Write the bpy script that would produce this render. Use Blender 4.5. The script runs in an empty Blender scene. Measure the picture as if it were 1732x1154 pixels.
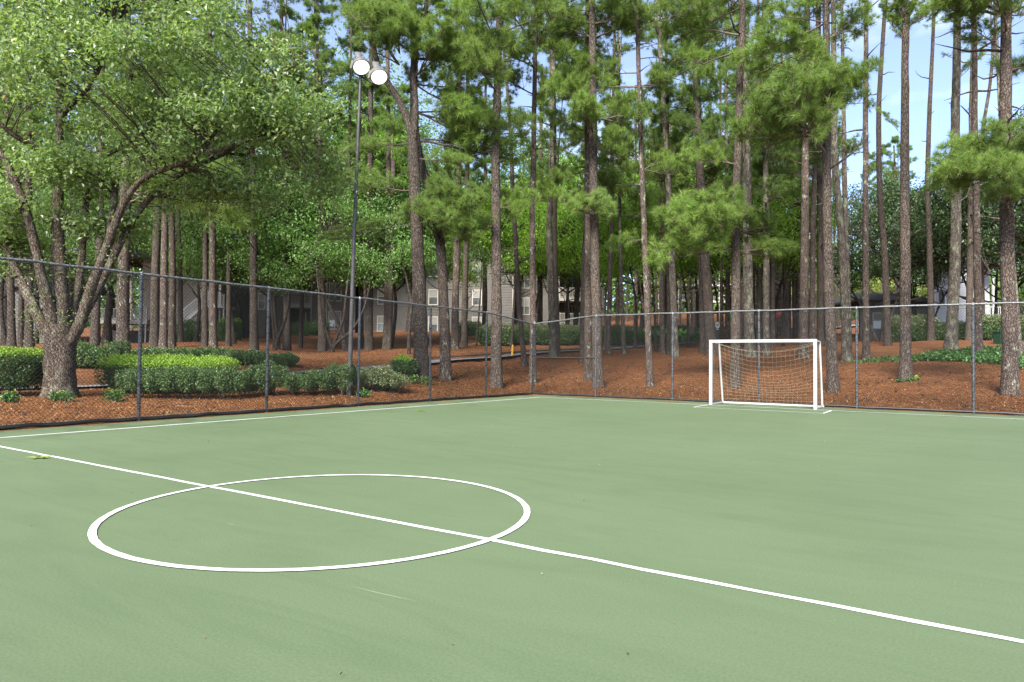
import bpy, math, random
import numpy as np
from mathutils import Vector, Matrix
sc = bpy.context.scene
col = sc.collection
rad = math.radians

# ------------------------------------------------------------------ camera
F, YAW, PITCH, ROLL = 1148.192, -0.58803, 0.02886, 0.01079     # focal length in photo pixels (1732 wide) and the three angles
CAM = np.array([13.7062, -22.0500, 1.29086])
_fw = np.array([math.sin(YAW)*math.cos(PITCH), math.cos(YAW)*math.cos(PITCH), math.sin(PITCH)])
_r0 = np.array([math.cos(YAW), -math.sin(YAW), 0.0])
_u0 = np.cross(_r0, _fw)
_rt = _r0*math.cos(ROLL) + _u0*math.sin(ROLL)
_up = -_r0*math.sin(ROLL) + _u0*math.cos(ROLL)
cam_d = bpy.data.cameras.new('camera')
cam_d.sensor_width = 36.0
cam_d.lens = F*36.0/1732.0
cam_d.clip_start = 0.05
cam_d.clip_end = 2500
cam = bpy.data.objects.new('camera', cam_d)
col.objects.link(cam)
M = Matrix.Identity(4)
for i in range(3):
    M[i][0], M[i][1], M[i][2], M[i][3] = _rt[i], _up[i], -_fw[i], CAM[i]
cam.matrix_world = M
sc.camera = cam

def at(u, v, d):
    """world point seen at photo pixel (u, v) at depth d"""
    return CAM + d*(_fw + (u-866.0)/F*_rt - (v-577.0)/F*_up)
def hor(u):
    return 610.0 + 0.0108*(u-866)

# ------------------------------------------------------------------ sky, sun, exposure
SUN_EL, SUN_AZ = 40.0, 166.0          # degrees; azimuth clockwise from +Y
world = bpy.data.worlds.new('World')
sc.world = world
world.use_nodes = True
wt = world.node_tree
for n in list(wt.nodes): wt.nodes.remove(n)
def wn(t, **k):
    n = wt.nodes.new(t)
    for a, b in k.items(): setattr(n, a, b)
    return n
sky = wn('ShaderNodeTexSky', sky_type='NISHITA', sun_disc=False, sun_elevation=rad(SUN_EL), sun_rotation=rad(SUN_AZ), air_density=0.45, dust_density=0.35, ozone_density=1.0)
tc = wn('ShaderNodeTexCoord')
sx = wn('ShaderNodeSeparateXYZ')
wt.links.new(tc.outputs['Generated'], sx.inputs[0])
zz = wn('ShaderNodeMath', operation='ADD'); zz.inputs[1].default_value = 0.12
zm = wn('ShaderNodeMath', operation='MAXIMUM'); zm.inputs[1].default_value = 0.02
wt.links.new(sx.outputs['Z'], zm.inputs[0]); wt.links.new(zm.outputs[0], zz.inputs[0])
dx = wn('ShaderNodeMath', operation='DIVIDE'); dy = wn('ShaderNodeMath', operation='DIVIDE')
wt.links.new(sx.outputs['X'], dx.inputs[0]); wt.links.new(zz.outputs[0], dx.inputs[1])
wt.links.new(sx.outputs['Y'], dy.inputs[0]); wt.links.new(zz.outputs[0], dy.inputs[1])
cx = wn('ShaderNodeCombineXYZ')
wt.links.new(dx.outputs[0], cx.inputs[0]); wt.links.new(dy.outputs[0], cx.inputs[1])
ns = wn('ShaderNodeTexNoise'); ns.inputs['Scale'].default_value = 1.1; ns.inputs['Detail'].default_value = 7; ns.inputs['Roughness'].default_value = 0.55
wt.links.new(cx.outputs[0], ns.inputs['Vector'])
rp = wn('ShaderNodeValToRGB')
rp.color_ramp.elements[0].position = 0.5; rp.color_ramp.elements[0].color = (0.10, 0.10, 0.10, 1)
rp.color_ramp.elements[1].position = 0.72; rp.color_ramp.elements[1].color = (0.6, 0.6, 0.6, 1)
wt.links.new(ns.outputs['Fac'], rp.inputs['Fac'])
mx = wn('ShaderNodeMixRGB'); mx.inputs['Color2'].default_value = (4.6, 4.8, 5.1, 1)
wt.links.new(rp.outputs['Color'], mx.inputs['Fac']); wt.links.new(sky.outputs[0], mx.inputs['Color1'])
bg = wn('ShaderNodeBackground'); bg.inputs['Strength'].default_value = 0.05
wo = wn('ShaderNodeOutputWorld')
wt.links.new(mx.outputs[0], bg.inputs[0]); wt.links.new(bg.outputs[0], wo.inputs[0])

sun_d = bpy.data.lights.new('sun', 'SUN')
sun_d.energy = 1.5
sun_d.angle = rad(20)
sun_d.color = (1.0, 0.95, 0.87)
sun = bpy.data.objects.new('sun', sun_d)
col.objects.link(sun)
_sd = Vector((math.sin(rad(SUN_AZ))*math.cos(rad(SUN_EL)), math.cos(rad(SUN_AZ))*math.cos(rad(SUN_EL)), math.sin(rad(SUN_EL))))
sun.rotation_euler = _sd.to_track_quat('Z', 'Y').to_euler()
sun.location = (0, -20, 60)

sc.view_settings.view_transform = 'Standard'
sc.view_settings.look = 'None'
sc.view_settings.exposure = 3.27
sc.view_settings.gamma = 1.0
sc.view_settings.use_curve_mapping = False
sc.render.engine = 'CYCLES'
sc.cycles.max_bounces = 10
sc.cycles.diffuse_bounces = 8
sc.cycles.glossy_bounces = 2
sc.cycles.transmission_bounces = 8
sc.cycles.transparent_max_bounces = 4
sc.cycles.use_adaptive_sampling = True
sc.cycles.adaptive_threshold = 0.01
sc.cycles.use_denoising = True
sc.cycles.denoiser = 'OPENIMAGEDENOISE'
sc.cycles.denoising_prefilter = 'NONE'

# ------------------------------------------------------------------ helpers
rng = np.random.default_rng(7)
random.seed(7)

class Geo:
    """collects vertices and faces with a material slot each; build() links ONE mesh object"""
    def __init__(s): s.V = []; s.Fs = []; s.n = 0
    def add(s, V, Fc, m=0, smooth=False):
        V = np.asarray(V, float).reshape(-1, 3); Fc = np.asarray(Fc, np.int64)
        s.V.append(V); s.Fs.append((Fc + s.n, m, smooth)); s.n += len(V)
    def mesh(s, name, mats):
        V = np.concatenate(s.V)
        me = bpy.data.meshes.new(name)
        me.vertices.add(len(V)); me.vertices.foreach_set('co', V.astype(np.float32).ravel())
        li = np.concatenate([f.ravel() for f, _, _ in s.Fs])
        cnt = np.concatenate([np.full(len(f), f.shape[1]) for f, _, _ in s.Fs])
        mi = np.concatenate([np.full(len(f), m) for f, m, _ in s.Fs])
        sm = np.concatenate([np.full(len(f), k) for f, _, k in s.Fs])
        st = np.concatenate([[0], np.cumsum(cnt)[:-1]])
        me.loops.add(len(li)); me.loops.foreach_set('vertex_index', li.astype(np.int32))
        me.polygons.add(len(cnt)); me.polygons.foreach_set('loop_start', st.astype(np.int32))
        me.polygons.foreach_set('material_index', mi.astype(np.int32))
        me.polygons.foreach_set('use_smooth', sm.astype(bool))
        for m in (mats if isinstance(mats, (list, tuple)) else [mats]): me.materials.append(m)
        me.update(calc_edges=True); me.validate()
        return me
    def build(s, name, mats, parent=None, **k):
        return put(name, s.mesh(name, mats), parent, **k)
    # shapes
    def box(s, lo, hi, m=0):
        (a, b, c), (d, e, f) = lo, hi
        V = [(a,b,c),(d,b,c),(d,e,c),(a,e,c),(a,b,f),(d,b,f),(d,e,f),(a,e,f)]
        s.add(V, [(0,3,2,1),(4,5,6,7),(0,1,5,4),(1,2,6,5),(2,3,7,6),(3,0,4,7)], m)
    def bar(s, p, q, w, h=None, m=0, roll=0.0):
        """rectangular bar from p to q"""
        h = h or w
        p = np.asarray(p, float); q = np.asarray(q, float)
        t = (q-p)/np.linalg.norm(q-p)
        a = np.array([0, 0, 1.0]) if abs(t[2]) < .95 else np.array([0, 1.0, 0])
        x = np.cross(t, a); x /= np.linalg.norm(x); y = np.cross(x, t)
        V = [c + sx_*x*w/2 + sy_*y*h/2 for c in (p, q) for sx_, sy_ in ((-1,-1),(1,-1),(1,1),(-1,1))]
        s.add(V, [(0,3,2,1),(4,5,6,7),(0,1,5,4),(1,2,6,5),(2,3,7,6),(3,0,4,7)], m)
    def tube(s, pts, r, n=8, m=0, cap=True, wob=0.0):
        V, Fq = tube(pts, r, n, wob)
        s.add(V, Fq, m, True)
        if cap:
            k = len(V)
            s.add(V[:n], [list(range(n))[::-1]], m); s.add(V[k-n:], [list(range(n))], m)

def tube(pts, r, n=8, wob=0.0):
    P = np.asarray(pts, float); K = len(P)
    r = np.broadcast_to(np.asarray(r, float), (K,))
    T = np.gradient(P, axis=0); T /= np.linalg.norm(T, axis=1)[:, None] + 1e-12
    a = np.array([1.0, 0, 0]) if abs(T[0][0]) < .8 else np.array([0, 1.0, 0])
    x = np.cross(T[0], a); x /= np.linalg.norm(x)
    V = np.zeros((K, n, 3)); th = np.arange(n)*2*math.pi/n
    for i in range(K):
        x = x - T[i]*(x @ T[i]); x /= np.linalg.norm(x) + 1e-12
        y = np.cross(T[i], x)
        rr = r[i]*(1 + (rng.normal(0, wob, n) if wob else 0))
        V[i] = P[i] + (np.cos(th)*rr)[:, None]*x + (np.sin(th)*rr)[:, None]*y
    i, j = np.meshgrid(np.arange(K-1), np.arange(n), indexing='ij'); j2 = (j+1) % n
    Fq = np.stack([i*n+j, i*n+j2, (i+1)*n+j2, (i+1)*n+j], -1).reshape(-1, 4)
    return V.reshape(-1, 3), Fq

def put(name, me, parent=None, loc=(0, 0, 0), rot=(0, 0, 0), scale=(1, 1, 1), **props):
    o = bpy.data.objects.new(name, me); col.objects.link(o)
    o.location = loc; o.rotation_euler = rot; o.scale = scale if hasattr(scale, '__len__') else (scale,)*3
    if parent is not None: o.parent = parent
    for k, v in props.items():
        if v is not None: o['category' if k == 'cat' else k] = v
    return o
def thing(name, label, cat, loc=(0, 0, 0), rz=0.0, group=None):
    return put(name, None, None, loc, (0, 0, rz), label=label, cat=cat, group=group)

def unit(n):
    v = rng.normal(size=(n, 3)); return v/np.linalg.norm(v, axis=1)[:, None]
def nrm(v): return v/(np.linalg.norm(v, axis=-1, keepdims=True) + 1e-12)

def leaves(P, size, up=0.6, wid=0.55, fold=0.18):
    """folded leaf per point: (n*4 vertices, n*2 triangles)"""
    n = len(P); size = np.broadcast_to(size, (n,))
    D = unit(n); D[:, 2] -= 0.25; D = nrm(D)
    N = unit(n); N[:, 2] = np.abs(N[:, 2]) + up; N -= D*(N*D).sum(1)[:, None]; N = nrm(N)
    S = np.cross(D, N)
    L = size[:, None]
    b = P; t = P + D*L; c = P + D*L*.45
    l = c + S*L*wid/2 + N*L*fold; r_ = c - S*L*wid/2 + N*L*fold
    V = np.stack([b, l, t, r_], 1).reshape(-1, 3)
    k = np.arange(n)[:, None]*4
    Fc = np.concatenate([k + [0, 2, 1], k + [0, 3, 2]])
    return V, Fc
def needles(P, D, K, length, w, spread=0.8, back=0.10):
    """pine tufts: K needles fanning out round each twig end"""
    n = len(P)
    P = np.repeat(P, K, 0); D = np.repeat(D, K, 0)
    d = nrm(D*0.75 + unit(n*K)*spread)
    b = P - D*(rng.random((n*K, 1))*back)
    S = nrm(np.cross(d, unit(n*K)))*w/2
    L = length*(0.75 + 0.4*rng.random((n*K, 1)))
    tip = b + d*L; tip[:, 2] -= 0.12*L[:, 0]*rng.random(n*K)
    V = np.stack([b-S, b+S, tip], 1).reshape(-1, 3)
    Fc = np.arange(n*K*3).reshape(-1, 3)
    return V, Fc

# ------------------------------------------------------------------ materials
def newmat(name):
    m = bpy.data.materials.new(name); m.use_nodes = True
    t = m.node_tree
    for n in list(t.nodes): t.nodes.remove(n)
    out = t.nodes.new('ShaderNodeOutputMaterial')
    b = t.nodes.new('ShaderNodeBsdfPrincipled')
    t.links.new(b.outputs[0], out.inputs[0])
    return m, t, b, out
def ramp(t, stops):
    r_ = t.nodes.new('ShaderNodeValToRGB'); e = r_.color_ramp.elements
    while len(e) < len(stops): e.new(0.5)
    for i, (p, c) in enumerate(stops):
        e[i].position = p; e[i].color = (*c, 1)
    return r_
def noise(t, scale, detail=4, rough=.55, stretch=None, coord='Object', dist=0.0):
    c = t.nodes.new('ShaderNodeTexCoord'); n = t.nodes.new('ShaderNodeTexNoise')
    n.inputs['Scale'].default_value = scale; n.inputs['Detail'].default_value = detail
    n.inputs['Roughness'].default_value = rough; n.inputs['Distortion'].default_value = dist
    if stretch:
        mp = t.nodes.new('ShaderNodeMapping'); mp.inputs['Scale'].default_value = stretch
        t.links.new(c.outputs[coord], mp.inputs['Vector']); t.links.new(mp.outputs[0], n.inputs['Vector'])
    else: t.links.new(c.outputs[coord], n.inputs['Vector'])
    return n
def bump(t, b, src, strength, dist):
    bp = t.nodes.new('ShaderNodeBump'); bp.inputs['Strength'].default_value = strength; bp.inputs['Distance'].default_value = dist
    t.links.new(src, bp.inputs['Height']); t.links.new(bp.outputs[0], b.inputs['Normal'])
def mixc(t, fac, a, b, mode='MIX'):
    m = t.nodes.new('ShaderNodeMixRGB'); m.blend_type = mode
    for s, i in ((fac, 0), (a, 1), (b, 2)):
        if hasattr(s, 'is_linked'): t.links.new(s, m.inputs[i])
        elif i == 0: m.inputs[0].default_value = s
        else: m.inputs[i].default_value = (*s, 1)
    return m.outputs[0]
def plain(name, c1, c2=None, scale=6.0, rough=.6, metal=0.0, bmp=0.0, stretch=None, spec=0.4, lo=.35, hi=.65, detail=5):
    m, t, b, o = newmat(name)
    b.inputs['Roughness'].default_value = rough; b.inputs['Metallic'].default_value = metal
    b.inputs['Specular IOR Level'].default_value = spec
    n = noise(t, scale, detail, .6, stretch)
    r_ = ramp(t, [(lo, c1), (hi, c2 or tuple(x*.8 for x in c1))])
    t.links.new(n.outputs['Fac'], r_.inputs['Fac']); t.links.new(r_.outputs[0], b.inputs['Base Color'])
    if bmp: bump(t, b, n.outputs['Fac'], bmp, .02)
    return m
def leafmat(name, stops, rough=.45, trans=.35, spec=.4):
    m, t, b, o = newmat(name)
    g = t.nodes.new('ShaderNodeNewGeometry'); oi = t.nodes.new('ShaderNodeObjectInfo')
    r_ = ramp(t, stops)
    t.links.new(g.outputs['Random Per Island'], r_.inputs['Fac'])
    hs = t.nodes.new('ShaderNodeHueSaturation')
    mr = t.nodes.new('ShaderNodeMapRange'); mr.inputs['To Min'].default_value = .8; mr.inputs['To Max'].default_value = 1.2
    t.links.new(oi.outputs['Random'], mr.inputs['Value']); t.links.new(mr.outputs[0], hs.inputs['Value'])
    t.links.new(r_.outputs[0], hs.inputs['Color'])
    t.links.new(hs.outputs[0], b.inputs['Base Color'])
    b.inputs['Roughness'].default_value = rough; b.inputs['Specular IOR Level'].default_value = spec
    tr = t.nodes.new('ShaderNodeBsdfTranslucent')
    tcol = mixc(t, 1.0, hs.outputs[0], (1.25, 1.3, .55), 'MULTIPLY')
    t.links.new(tcol, tr.inputs['Color'])
    ms = t.nodes.new('ShaderNodeMixShader'); ms.inputs[0].default_value = trans
    t.links.new(b.outputs[0], ms.inputs[1]); t.links.new(tr.outputs[0], ms.inputs[2])
    t.links.new(ms.outputs[0], o.inputs[0])
    return m
def barkmat(name, dark, plate, hi, scale=19.0, lichen=0.0, lich=(.30, .33, .25), sv=.36):
    m, t, b, o = newmat(name)
    b.inputs['Roughness'].default_value = .9; b.inputs['Specular IOR Level'].default_value = .15
    c = t.nodes.new('ShaderNodeTexCoord'); mp = t.nodes.new('ShaderNodeMapping'); mp.inputs['Scale'].default_value = (1, 1, sv)
    dn = noise(t, 5, 3, .6)
    ad = t.nodes.new('ShaderNodeVectorMath'); ad.operation = 'MULTIPLY_ADD'; ad.inputs[1].default_value = (.12, .12, .12)
    t.links.new(dn.outputs['Color'], ad.inputs[0]); t.links.new(c.outputs['Object'], mp.inputs['Vector']); t.links.new(mp.outputs[0], ad.inputs[2])
    v = t.nodes.new('ShaderNodeTexVoronoi'); v.feature = 'DISTANCE_TO_EDGE'; v.inputs['Scale'].default_value = scale
    t.links.new(ad.outputs[0], v.inputs['Vector'])
    v2 = t.nodes.new('ShaderNodeTexVoronoi'); v2.inputs['Scale'].default_value = scale
    t.links.new(ad.outputs[0], v2.inputs['Vector'])
    r1 = ramp(t, [(0.0, (0, 0, 0)), (0.14, (1, 1, 1))]); t.links.new(v.outputs['Distance'], r1.inputs['Fac'])
    sep = t.nodes.new('ShaderNodeSeparateColor'); t.links.new(v2.outputs['Color'], sep.inputs[0])
    pc = mixc(t, sep.outputs[0], plate, hi)
    fine = noise(t, 45, 4, .7, (1, 1, .35))
    rf = ramp(t, [(.3, (.55, .55, .55)), (.7, (1.25, 1.25, 1.25))]); t.links.new(fine.outputs['Fac'], rf.inputs['Fac'])
    pc = mixc(t, 1.0, pc, rf.outputs[0], 'MULTIPLY')
    cc = mixc(t, r1.outputs[0], dark, pc)
    big = noise(t, .9, 4, .6)
    rb = ramp(t, [(.3, (.75, .75, .78)), (.7, (1.2, 1.15, 1.1))]); t.links.new(big.outputs['Fac'], rb.inputs['Fac'])
    cc = mixc(t, 1.0, cc, rb.outputs[0], 'MULTIPLY')
    if lichen:
        ln = noise(t, 4.5, 8, .72, (1, 1, .5)); rl = ramp(t, [(.62-lichen*.25, (0, 0, 0)), (.70-lichen*.2, (1, 1, 1))])
        t.links.new(ln.outputs['Fac'], rl.inputs['Fac'])
        cc = mixc(t, rl.outputs[0], cc, lich)
    oi = t.nodes.new('ShaderNodeObjectInfo'); hs = t.nodes.new('ShaderNodeHueSaturation')
    mr = t.nodes.new('ShaderNodeMapRange'); mr.inputs['To Min'].default_value = .78; mr.inputs['To Max'].default_value = 1.2
    t.links.new(oi.outputs['Random'], mr.inputs['Value']); t.links.new(mr.outputs[0], hs.inputs['Value']); t.links.new(cc, hs.inputs['Color'])
    t.links.new(hs.outputs[0], b.inputs['Base Color'])
    hgt = t.nodes.new('ShaderNodeMath'); hgt.operation = 'MULTIPLY_ADD'; hgt.inputs[1].default_value = .35
    t.links.new(fine.outputs['Fac'], hgt.inputs[0]); t.links.new(r1.outputs[0], hgt.inputs[2])
    bump(t, b, hgt.outputs[0], .9, .03)
    return m

m_bark_red = barkmat('pine_bark', (0.03238, 0.02617, 0.0208), (0.08906, 0.07165, 0.05797), (0.1269, 0.1071, 0.08942))
m_bark_grey = barkmat('grey_pine_bark', (0.03629, 0.02765, 0.02246), (0.09677, 0.07373, 0.06065), (0.1421, 0.1152, 0.09656), lichen=.2)
m_bark_lichen = barkmat('lichen_pine_bark', (0.03629, 0.03168, 0.02527), (0.1149, 0.09504, 0.07582), (0.1693, 0.1469, 0.1236), lichen=.45, lich=(0.2177, 0.2246, 0.1572))
m_bark_pear = barkmat('pear_bark', (0.02754, 0.02065, 0.01606), (0.0918, 0.06885, 0.05278), (0.1561, 0.1285, 0.101), scale=26, lichen=.35, lich=(0.1836, 0.179, 0.1331), sv=.22)
m_bark_dark = barkmat('dark_bark', (0.018, 0.0153, 0.0126), (0.054, 0.045, 0.0378), (0.09, 0.0765, 0.063), scale=14)
m_needle = leafmat('pine_needles', [(0, (0.081, 0.1457, 0.0315)), (.5, (0.153, 0.2444, 0.054)), (.96, (0.234, 0.3196, 0.0765)), (1, (0.27, 0.188, 0.072))], rough=.5, trans=.40, spec=.3)
m_needle_far = leafmat('distant_pine_needles', [(0, (0.072, 0.1363, 0.0324)), (.5, (0.1305, 0.2115, 0.0522)), (1, (0.198, 0.282, 0.0765))], rough=.5, trans=.40, spec=.3)
m_leaf_pear = leafmat('pear_leaves', [(0, (0.1366, 0.215, 0.08125)), (.5, (0.2186, 0.3158, 0.13)), (.985, (0.3143, 0.4166, 0.195)), (1, (0.4919, 0.4435, 0.13))], rough=.38, trans=.52, spec=.5)
m_leaf_maple = leafmat('maple_leaves', [(0, (0.0531, 0.1208, 0.03)), (.5, (0.0944, 0.1837, 0.045)), (1, (0.1534, 0.252, 0.065))], rough=.45, trans=.38)
m_leaf_bright = leafmat('bright_leaves', [(0, (.10, .21, .02)), (.5, (.16, .29, .035)), (1, (.25, .38, .06))], rough=.45, trans=.5)
m_leaf_dark = leafmat('evergreen_leaves', [(0, (.035, .07, .026)), (.5, (.06, .11, .04)), (1, (.11, .17, .065))], rough=.38, trans=.2)
m_leaf_yellow = leafmat('pale_leaves', [(0, (.16, .22, .05)), (.5, (.24, .31, .08)), (1, (.33, .38, .13))], rough=.5, trans=.4)
m_hedge = leafmat('hedge_leaves', [(0, (.035, .075, .022)), (.5, (.065, .12, .036)), (1, (.11, .175, .055))], rough=.42, trans=.25)
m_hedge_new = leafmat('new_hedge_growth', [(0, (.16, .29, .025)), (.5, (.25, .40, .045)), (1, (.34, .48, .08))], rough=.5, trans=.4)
m_hedge_olive = leafmat('olive_hedge_leaves', [(0, (.07, .10, .045)), (.5, (.13, .17, .075)), (1, (.24, .27, .13))], rough=.45, trans=.25)
m_ivy = leafmat('ivy_leaves', [(0, (.035, .09, .025)), (.5, (.06, .14, .035)), (1, (.10, .20, .055))], rough=.45, trans=.3)
m_twig = plain('twig_bark', (0.07, 0.0525, 0.042), (0.112, 0.0875, 0.07), 8, .9)
m_straw = leafmat('pine_straw_needles', [(0, (0.08249, 0.03076, 0.01275)), (.4, (0.1875, 0.07383, 0.02823)), (.75, (0.285, 0.1292, 0.05237)), (1, (0.4125, 0.2461, 0.1184))], rough=.8, trans=.1, spec=.1)
m_litter = leafmat('leaf_litter', [(0, (0.0992, 0.0495, 0.02)), (.6, (0.2232, 0.132, 0.055)), (1, (0.3224, 0.231, 0.13))], rough=.8, trans=.2, spec=.1)

# ground: pine straw with patches
m_ground, t, b, _o = newmat('pine_straw_ground')
b.inputs['Roughness'].default_value = .95; b.inputs['Specular IOR Level'].default_value = .08
n1 = noise(t, 22, 6, .75, (1, 1, 1), 'Object', 1.2); n2 = noise(t, .55, 5, .6); n3 = noise(t, 70, 3, .7, (1, .3, 1), 'Object', 2)
r1 = ramp(t, [(.30, (.058, .027, .014)), (.46, (.148, .066, .030)), (.60, (.205, .094, .044)), (.78, (.28, .158, .084))])
t.links.new(n1.outputs['Fac'], r1.inputs['Fac'])
r3 = ramp(t, [(.3, (.62, .60, .58)), (.7, (1.3, 1.3, 1.3))]); t.links.new(n3.outputs['Fac'], r3.inputs['Fac'])
r2 = ramp(t, [(.35, (.78, .80, .80)), (.62, (1.08, 1.02, 1.0))]); t.links.new(n2.outputs['Fac'], r2.inputs['Fac'])
cc = mixc(t, 1.0, mixc(t, 1.0, r1.outputs[0], r3.outputs[0], 'MULTIPLY'), r2.outputs[0], 'MULTIPLY')
n5 = noise(t, .16, 6, .65); r5 = ramp(t, [(.56, (0, 0, 0)), (.72, (.6, .6, .6))]); t.links.new(n5.outputs['Fac'], r5.inputs['Fac']); cc = mixc(t, r5.outputs[0], cc, (.135, .098, .04))
n6 = noise(t, 1.3, 7, .7, None, 'Object', .6); r6 = ramp(t, [(.55, (0, 0, 0)), (.70, (.7, .7, .7))]); t.links.new(n6.outputs['Fac'], r6.inputs['Fac']); cc = mixc(t, r6.outputs[0], cc, (.058, .030, .019))
t.links.new(cc, b.inputs['Base Color']); bump(t, b, n1.outputs['Fac'], .8, .04)

# court acrylic
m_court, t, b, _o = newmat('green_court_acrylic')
b.inputs['Specular IOR Level'].default_value = .16
n1 = noise(t, .22, 4, .5); n2 = noise(t, 70, 4, .8); n3 = noise(t, 1.6, 7, .62, (.35, 1.6, 1), 'Object', 1.5); n4 = noise(t, .9, 6, .6, (1, .25, 1), 'Object', .6)
r1 = ramp(t, [(.35, (.085, .118, .062)), (.65, (.096, .131, .070))]); t.links.new(n1.outputs['Fac'], r1.inputs['Fac'])
r2 = ramp(t, [(.3, (.78, .79, .78)), (.7, (1.19, 1.18, 1.19))]); t.links.new(n2.outputs['Fac'], r2.inputs['Fac'])
r3 = ramp(t, [(.32, (.93, .945, .935)), (.5, (1.0, 1.0, 1.0)), (.62, (1.03, 1.025, 1.03)), (.74, (1.06, 1.05, 1.07))]); t.links.new(n3.outputs['Fac'], r3.inputs['Fac'])
cc = mixc(t, 1.0, mixc(t, 1.0, r1.outputs[0], r2.outputs[0], 'MULTIPLY'), r3.outputs[0], 'MULTIPLY')
wv = noise(t, 5, 9, .8, (.15, 1.2, 1), 'Object', 3.0); rw = ramp(t, [(.66, (0, 0, 0)), (.80, (.35, .35, .35))]); t.links.new(wv.outputs['Fac'], rw.inputs['Fac'])
cc = mixc(t, rw.outputs[0], cc, (.16, .20, .145))
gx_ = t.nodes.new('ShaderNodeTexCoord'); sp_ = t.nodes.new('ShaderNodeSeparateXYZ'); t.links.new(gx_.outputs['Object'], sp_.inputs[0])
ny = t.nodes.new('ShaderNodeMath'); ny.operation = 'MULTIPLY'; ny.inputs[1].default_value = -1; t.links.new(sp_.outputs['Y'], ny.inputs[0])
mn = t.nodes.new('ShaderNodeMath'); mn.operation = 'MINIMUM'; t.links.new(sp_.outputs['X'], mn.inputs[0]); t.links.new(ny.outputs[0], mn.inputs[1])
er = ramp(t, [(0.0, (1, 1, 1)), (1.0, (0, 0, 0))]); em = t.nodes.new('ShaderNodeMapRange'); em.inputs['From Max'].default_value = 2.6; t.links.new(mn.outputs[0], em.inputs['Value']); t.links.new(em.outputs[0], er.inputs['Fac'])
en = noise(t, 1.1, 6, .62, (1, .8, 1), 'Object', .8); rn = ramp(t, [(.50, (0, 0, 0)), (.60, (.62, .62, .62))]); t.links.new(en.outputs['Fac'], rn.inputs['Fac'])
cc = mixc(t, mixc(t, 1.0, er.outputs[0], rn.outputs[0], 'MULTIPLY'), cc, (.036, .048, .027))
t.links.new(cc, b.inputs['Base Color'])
rr = ramp(t, [(.3, (.62, .62, .62)), (.7, (.78, .78, .78))]); t.links.new(n4.outputs['Fac'], rr.inputs['Fac']); t.links.new(rr.outputs[0], b.inputs['Roughness'])
bump(t, b, n2.outputs['Fac'], .25, .004)

m_line = plain('white_line_paint', (.62, .62, .62), (.48, .49, .48), 7, .7, lo=.3, hi=.75)
m_white = plain('white_goal_paint', (.40, .395, .38), (.34, .335, .32), 12, .4)
m_net = plain('net_cord', (.26, .215, .15), (.20, .16, .11), 20, .8)
m_mark = plain('dark_print', (.03, .03, .035), (.05, .05, .05), 10, .6)
m_wire = plain('vinyl_wire', (.013, .0135, .0145), (.022, .0225, .024), 9, .8, spec=.12)
m_post = plain('fence_post_paint', (0.0225, 0.0252, 0.02851), (0.0855, 0.0903, 0.09504), 26, .42, metal=.3, spec=.6, lo=.42, hi=.58)
m_rail = plain('weathered_rail', (0.0432, 0.0456, 0.048), (0.1728, 0.1776, 0.1872), 30, .45, metal=.2, spec=.6, lo=.40, hi=.66)
m_brail = plain('black_bottom_rail', (0.0105, 0.0096, 0.009), (0.021, 0.0198, 0.0186), 12, .5)
m_kerb = plain('slab_edge_concrete', (0.18, 0.12, 0.072), (0.24, 0.174, 0.114), 9, .9, bmp=.3)
m_asphalt = plain('path_asphalt', (0.12, 0.126, 0.135), (0.162, 0.168, 0.177), 30, .8, bmp=.2)
m_edge = plain('dark_path_edging', (.025, .022, .02), (.05, .045, .04), 9, .8)
m_grass = plain('thin_grass', (0.096, 0.102, 0.03), (0.168, 0.132, 0.054), 14, .9, bmp=.3)
m_road = plain('pale_road', (0.24, 0.24, 0.246), (0.276, 0.276, 0.282), 6, .8)
m_pole = plain('lamp_pole_paint', (0.0561, 0.051, 0.04896), (0.0867, 0.0816, 0.07956), 6, .4, metal=.4)
m_grey_metal = plain('lamp_housing_metal', (.085, .08, .076), (.12, .115, .11), 9, .5)
m_yellow = plain('yellow_paint', (0.6, 0.304, 0.024), (0.496, 0.24, 0.024), 9, .5)
m_green_box = plain('green_box_paint', (0.0072, 0.045, 0.024), (0.0108, 0.057, 0.03), 5, .45)
m_red = plain('red_sign_paint', (.30, .02, .015), (.36, .03, .02), 9, .5)
m_black = plain('black_paint', (.02, .02, .022), (.035, .035, .037), 9, .5)
m_lamp, t, b, _o = newmat('lit_lamp_lens')
b.inputs['Emission Color'].default_value = (1, .97, .90, 1); b.inputs['Emission Strength'].default_value = 0.22

# ------------------------------------------------------------------ tree table (also pins the ground)
# key: (base u, v, depth, width px at eye height, bark, [(u, v)...] way up, height m, crown base m, crown fill, label)
P = {}
def pine(key, u, v, d, w, bark, way, H, cb, fill, label): P[key] = dict(u=u, v=v, d=d, w=w, bark=bark, way=way, H=H, cb=cb, fill=fill, label=label)
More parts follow.
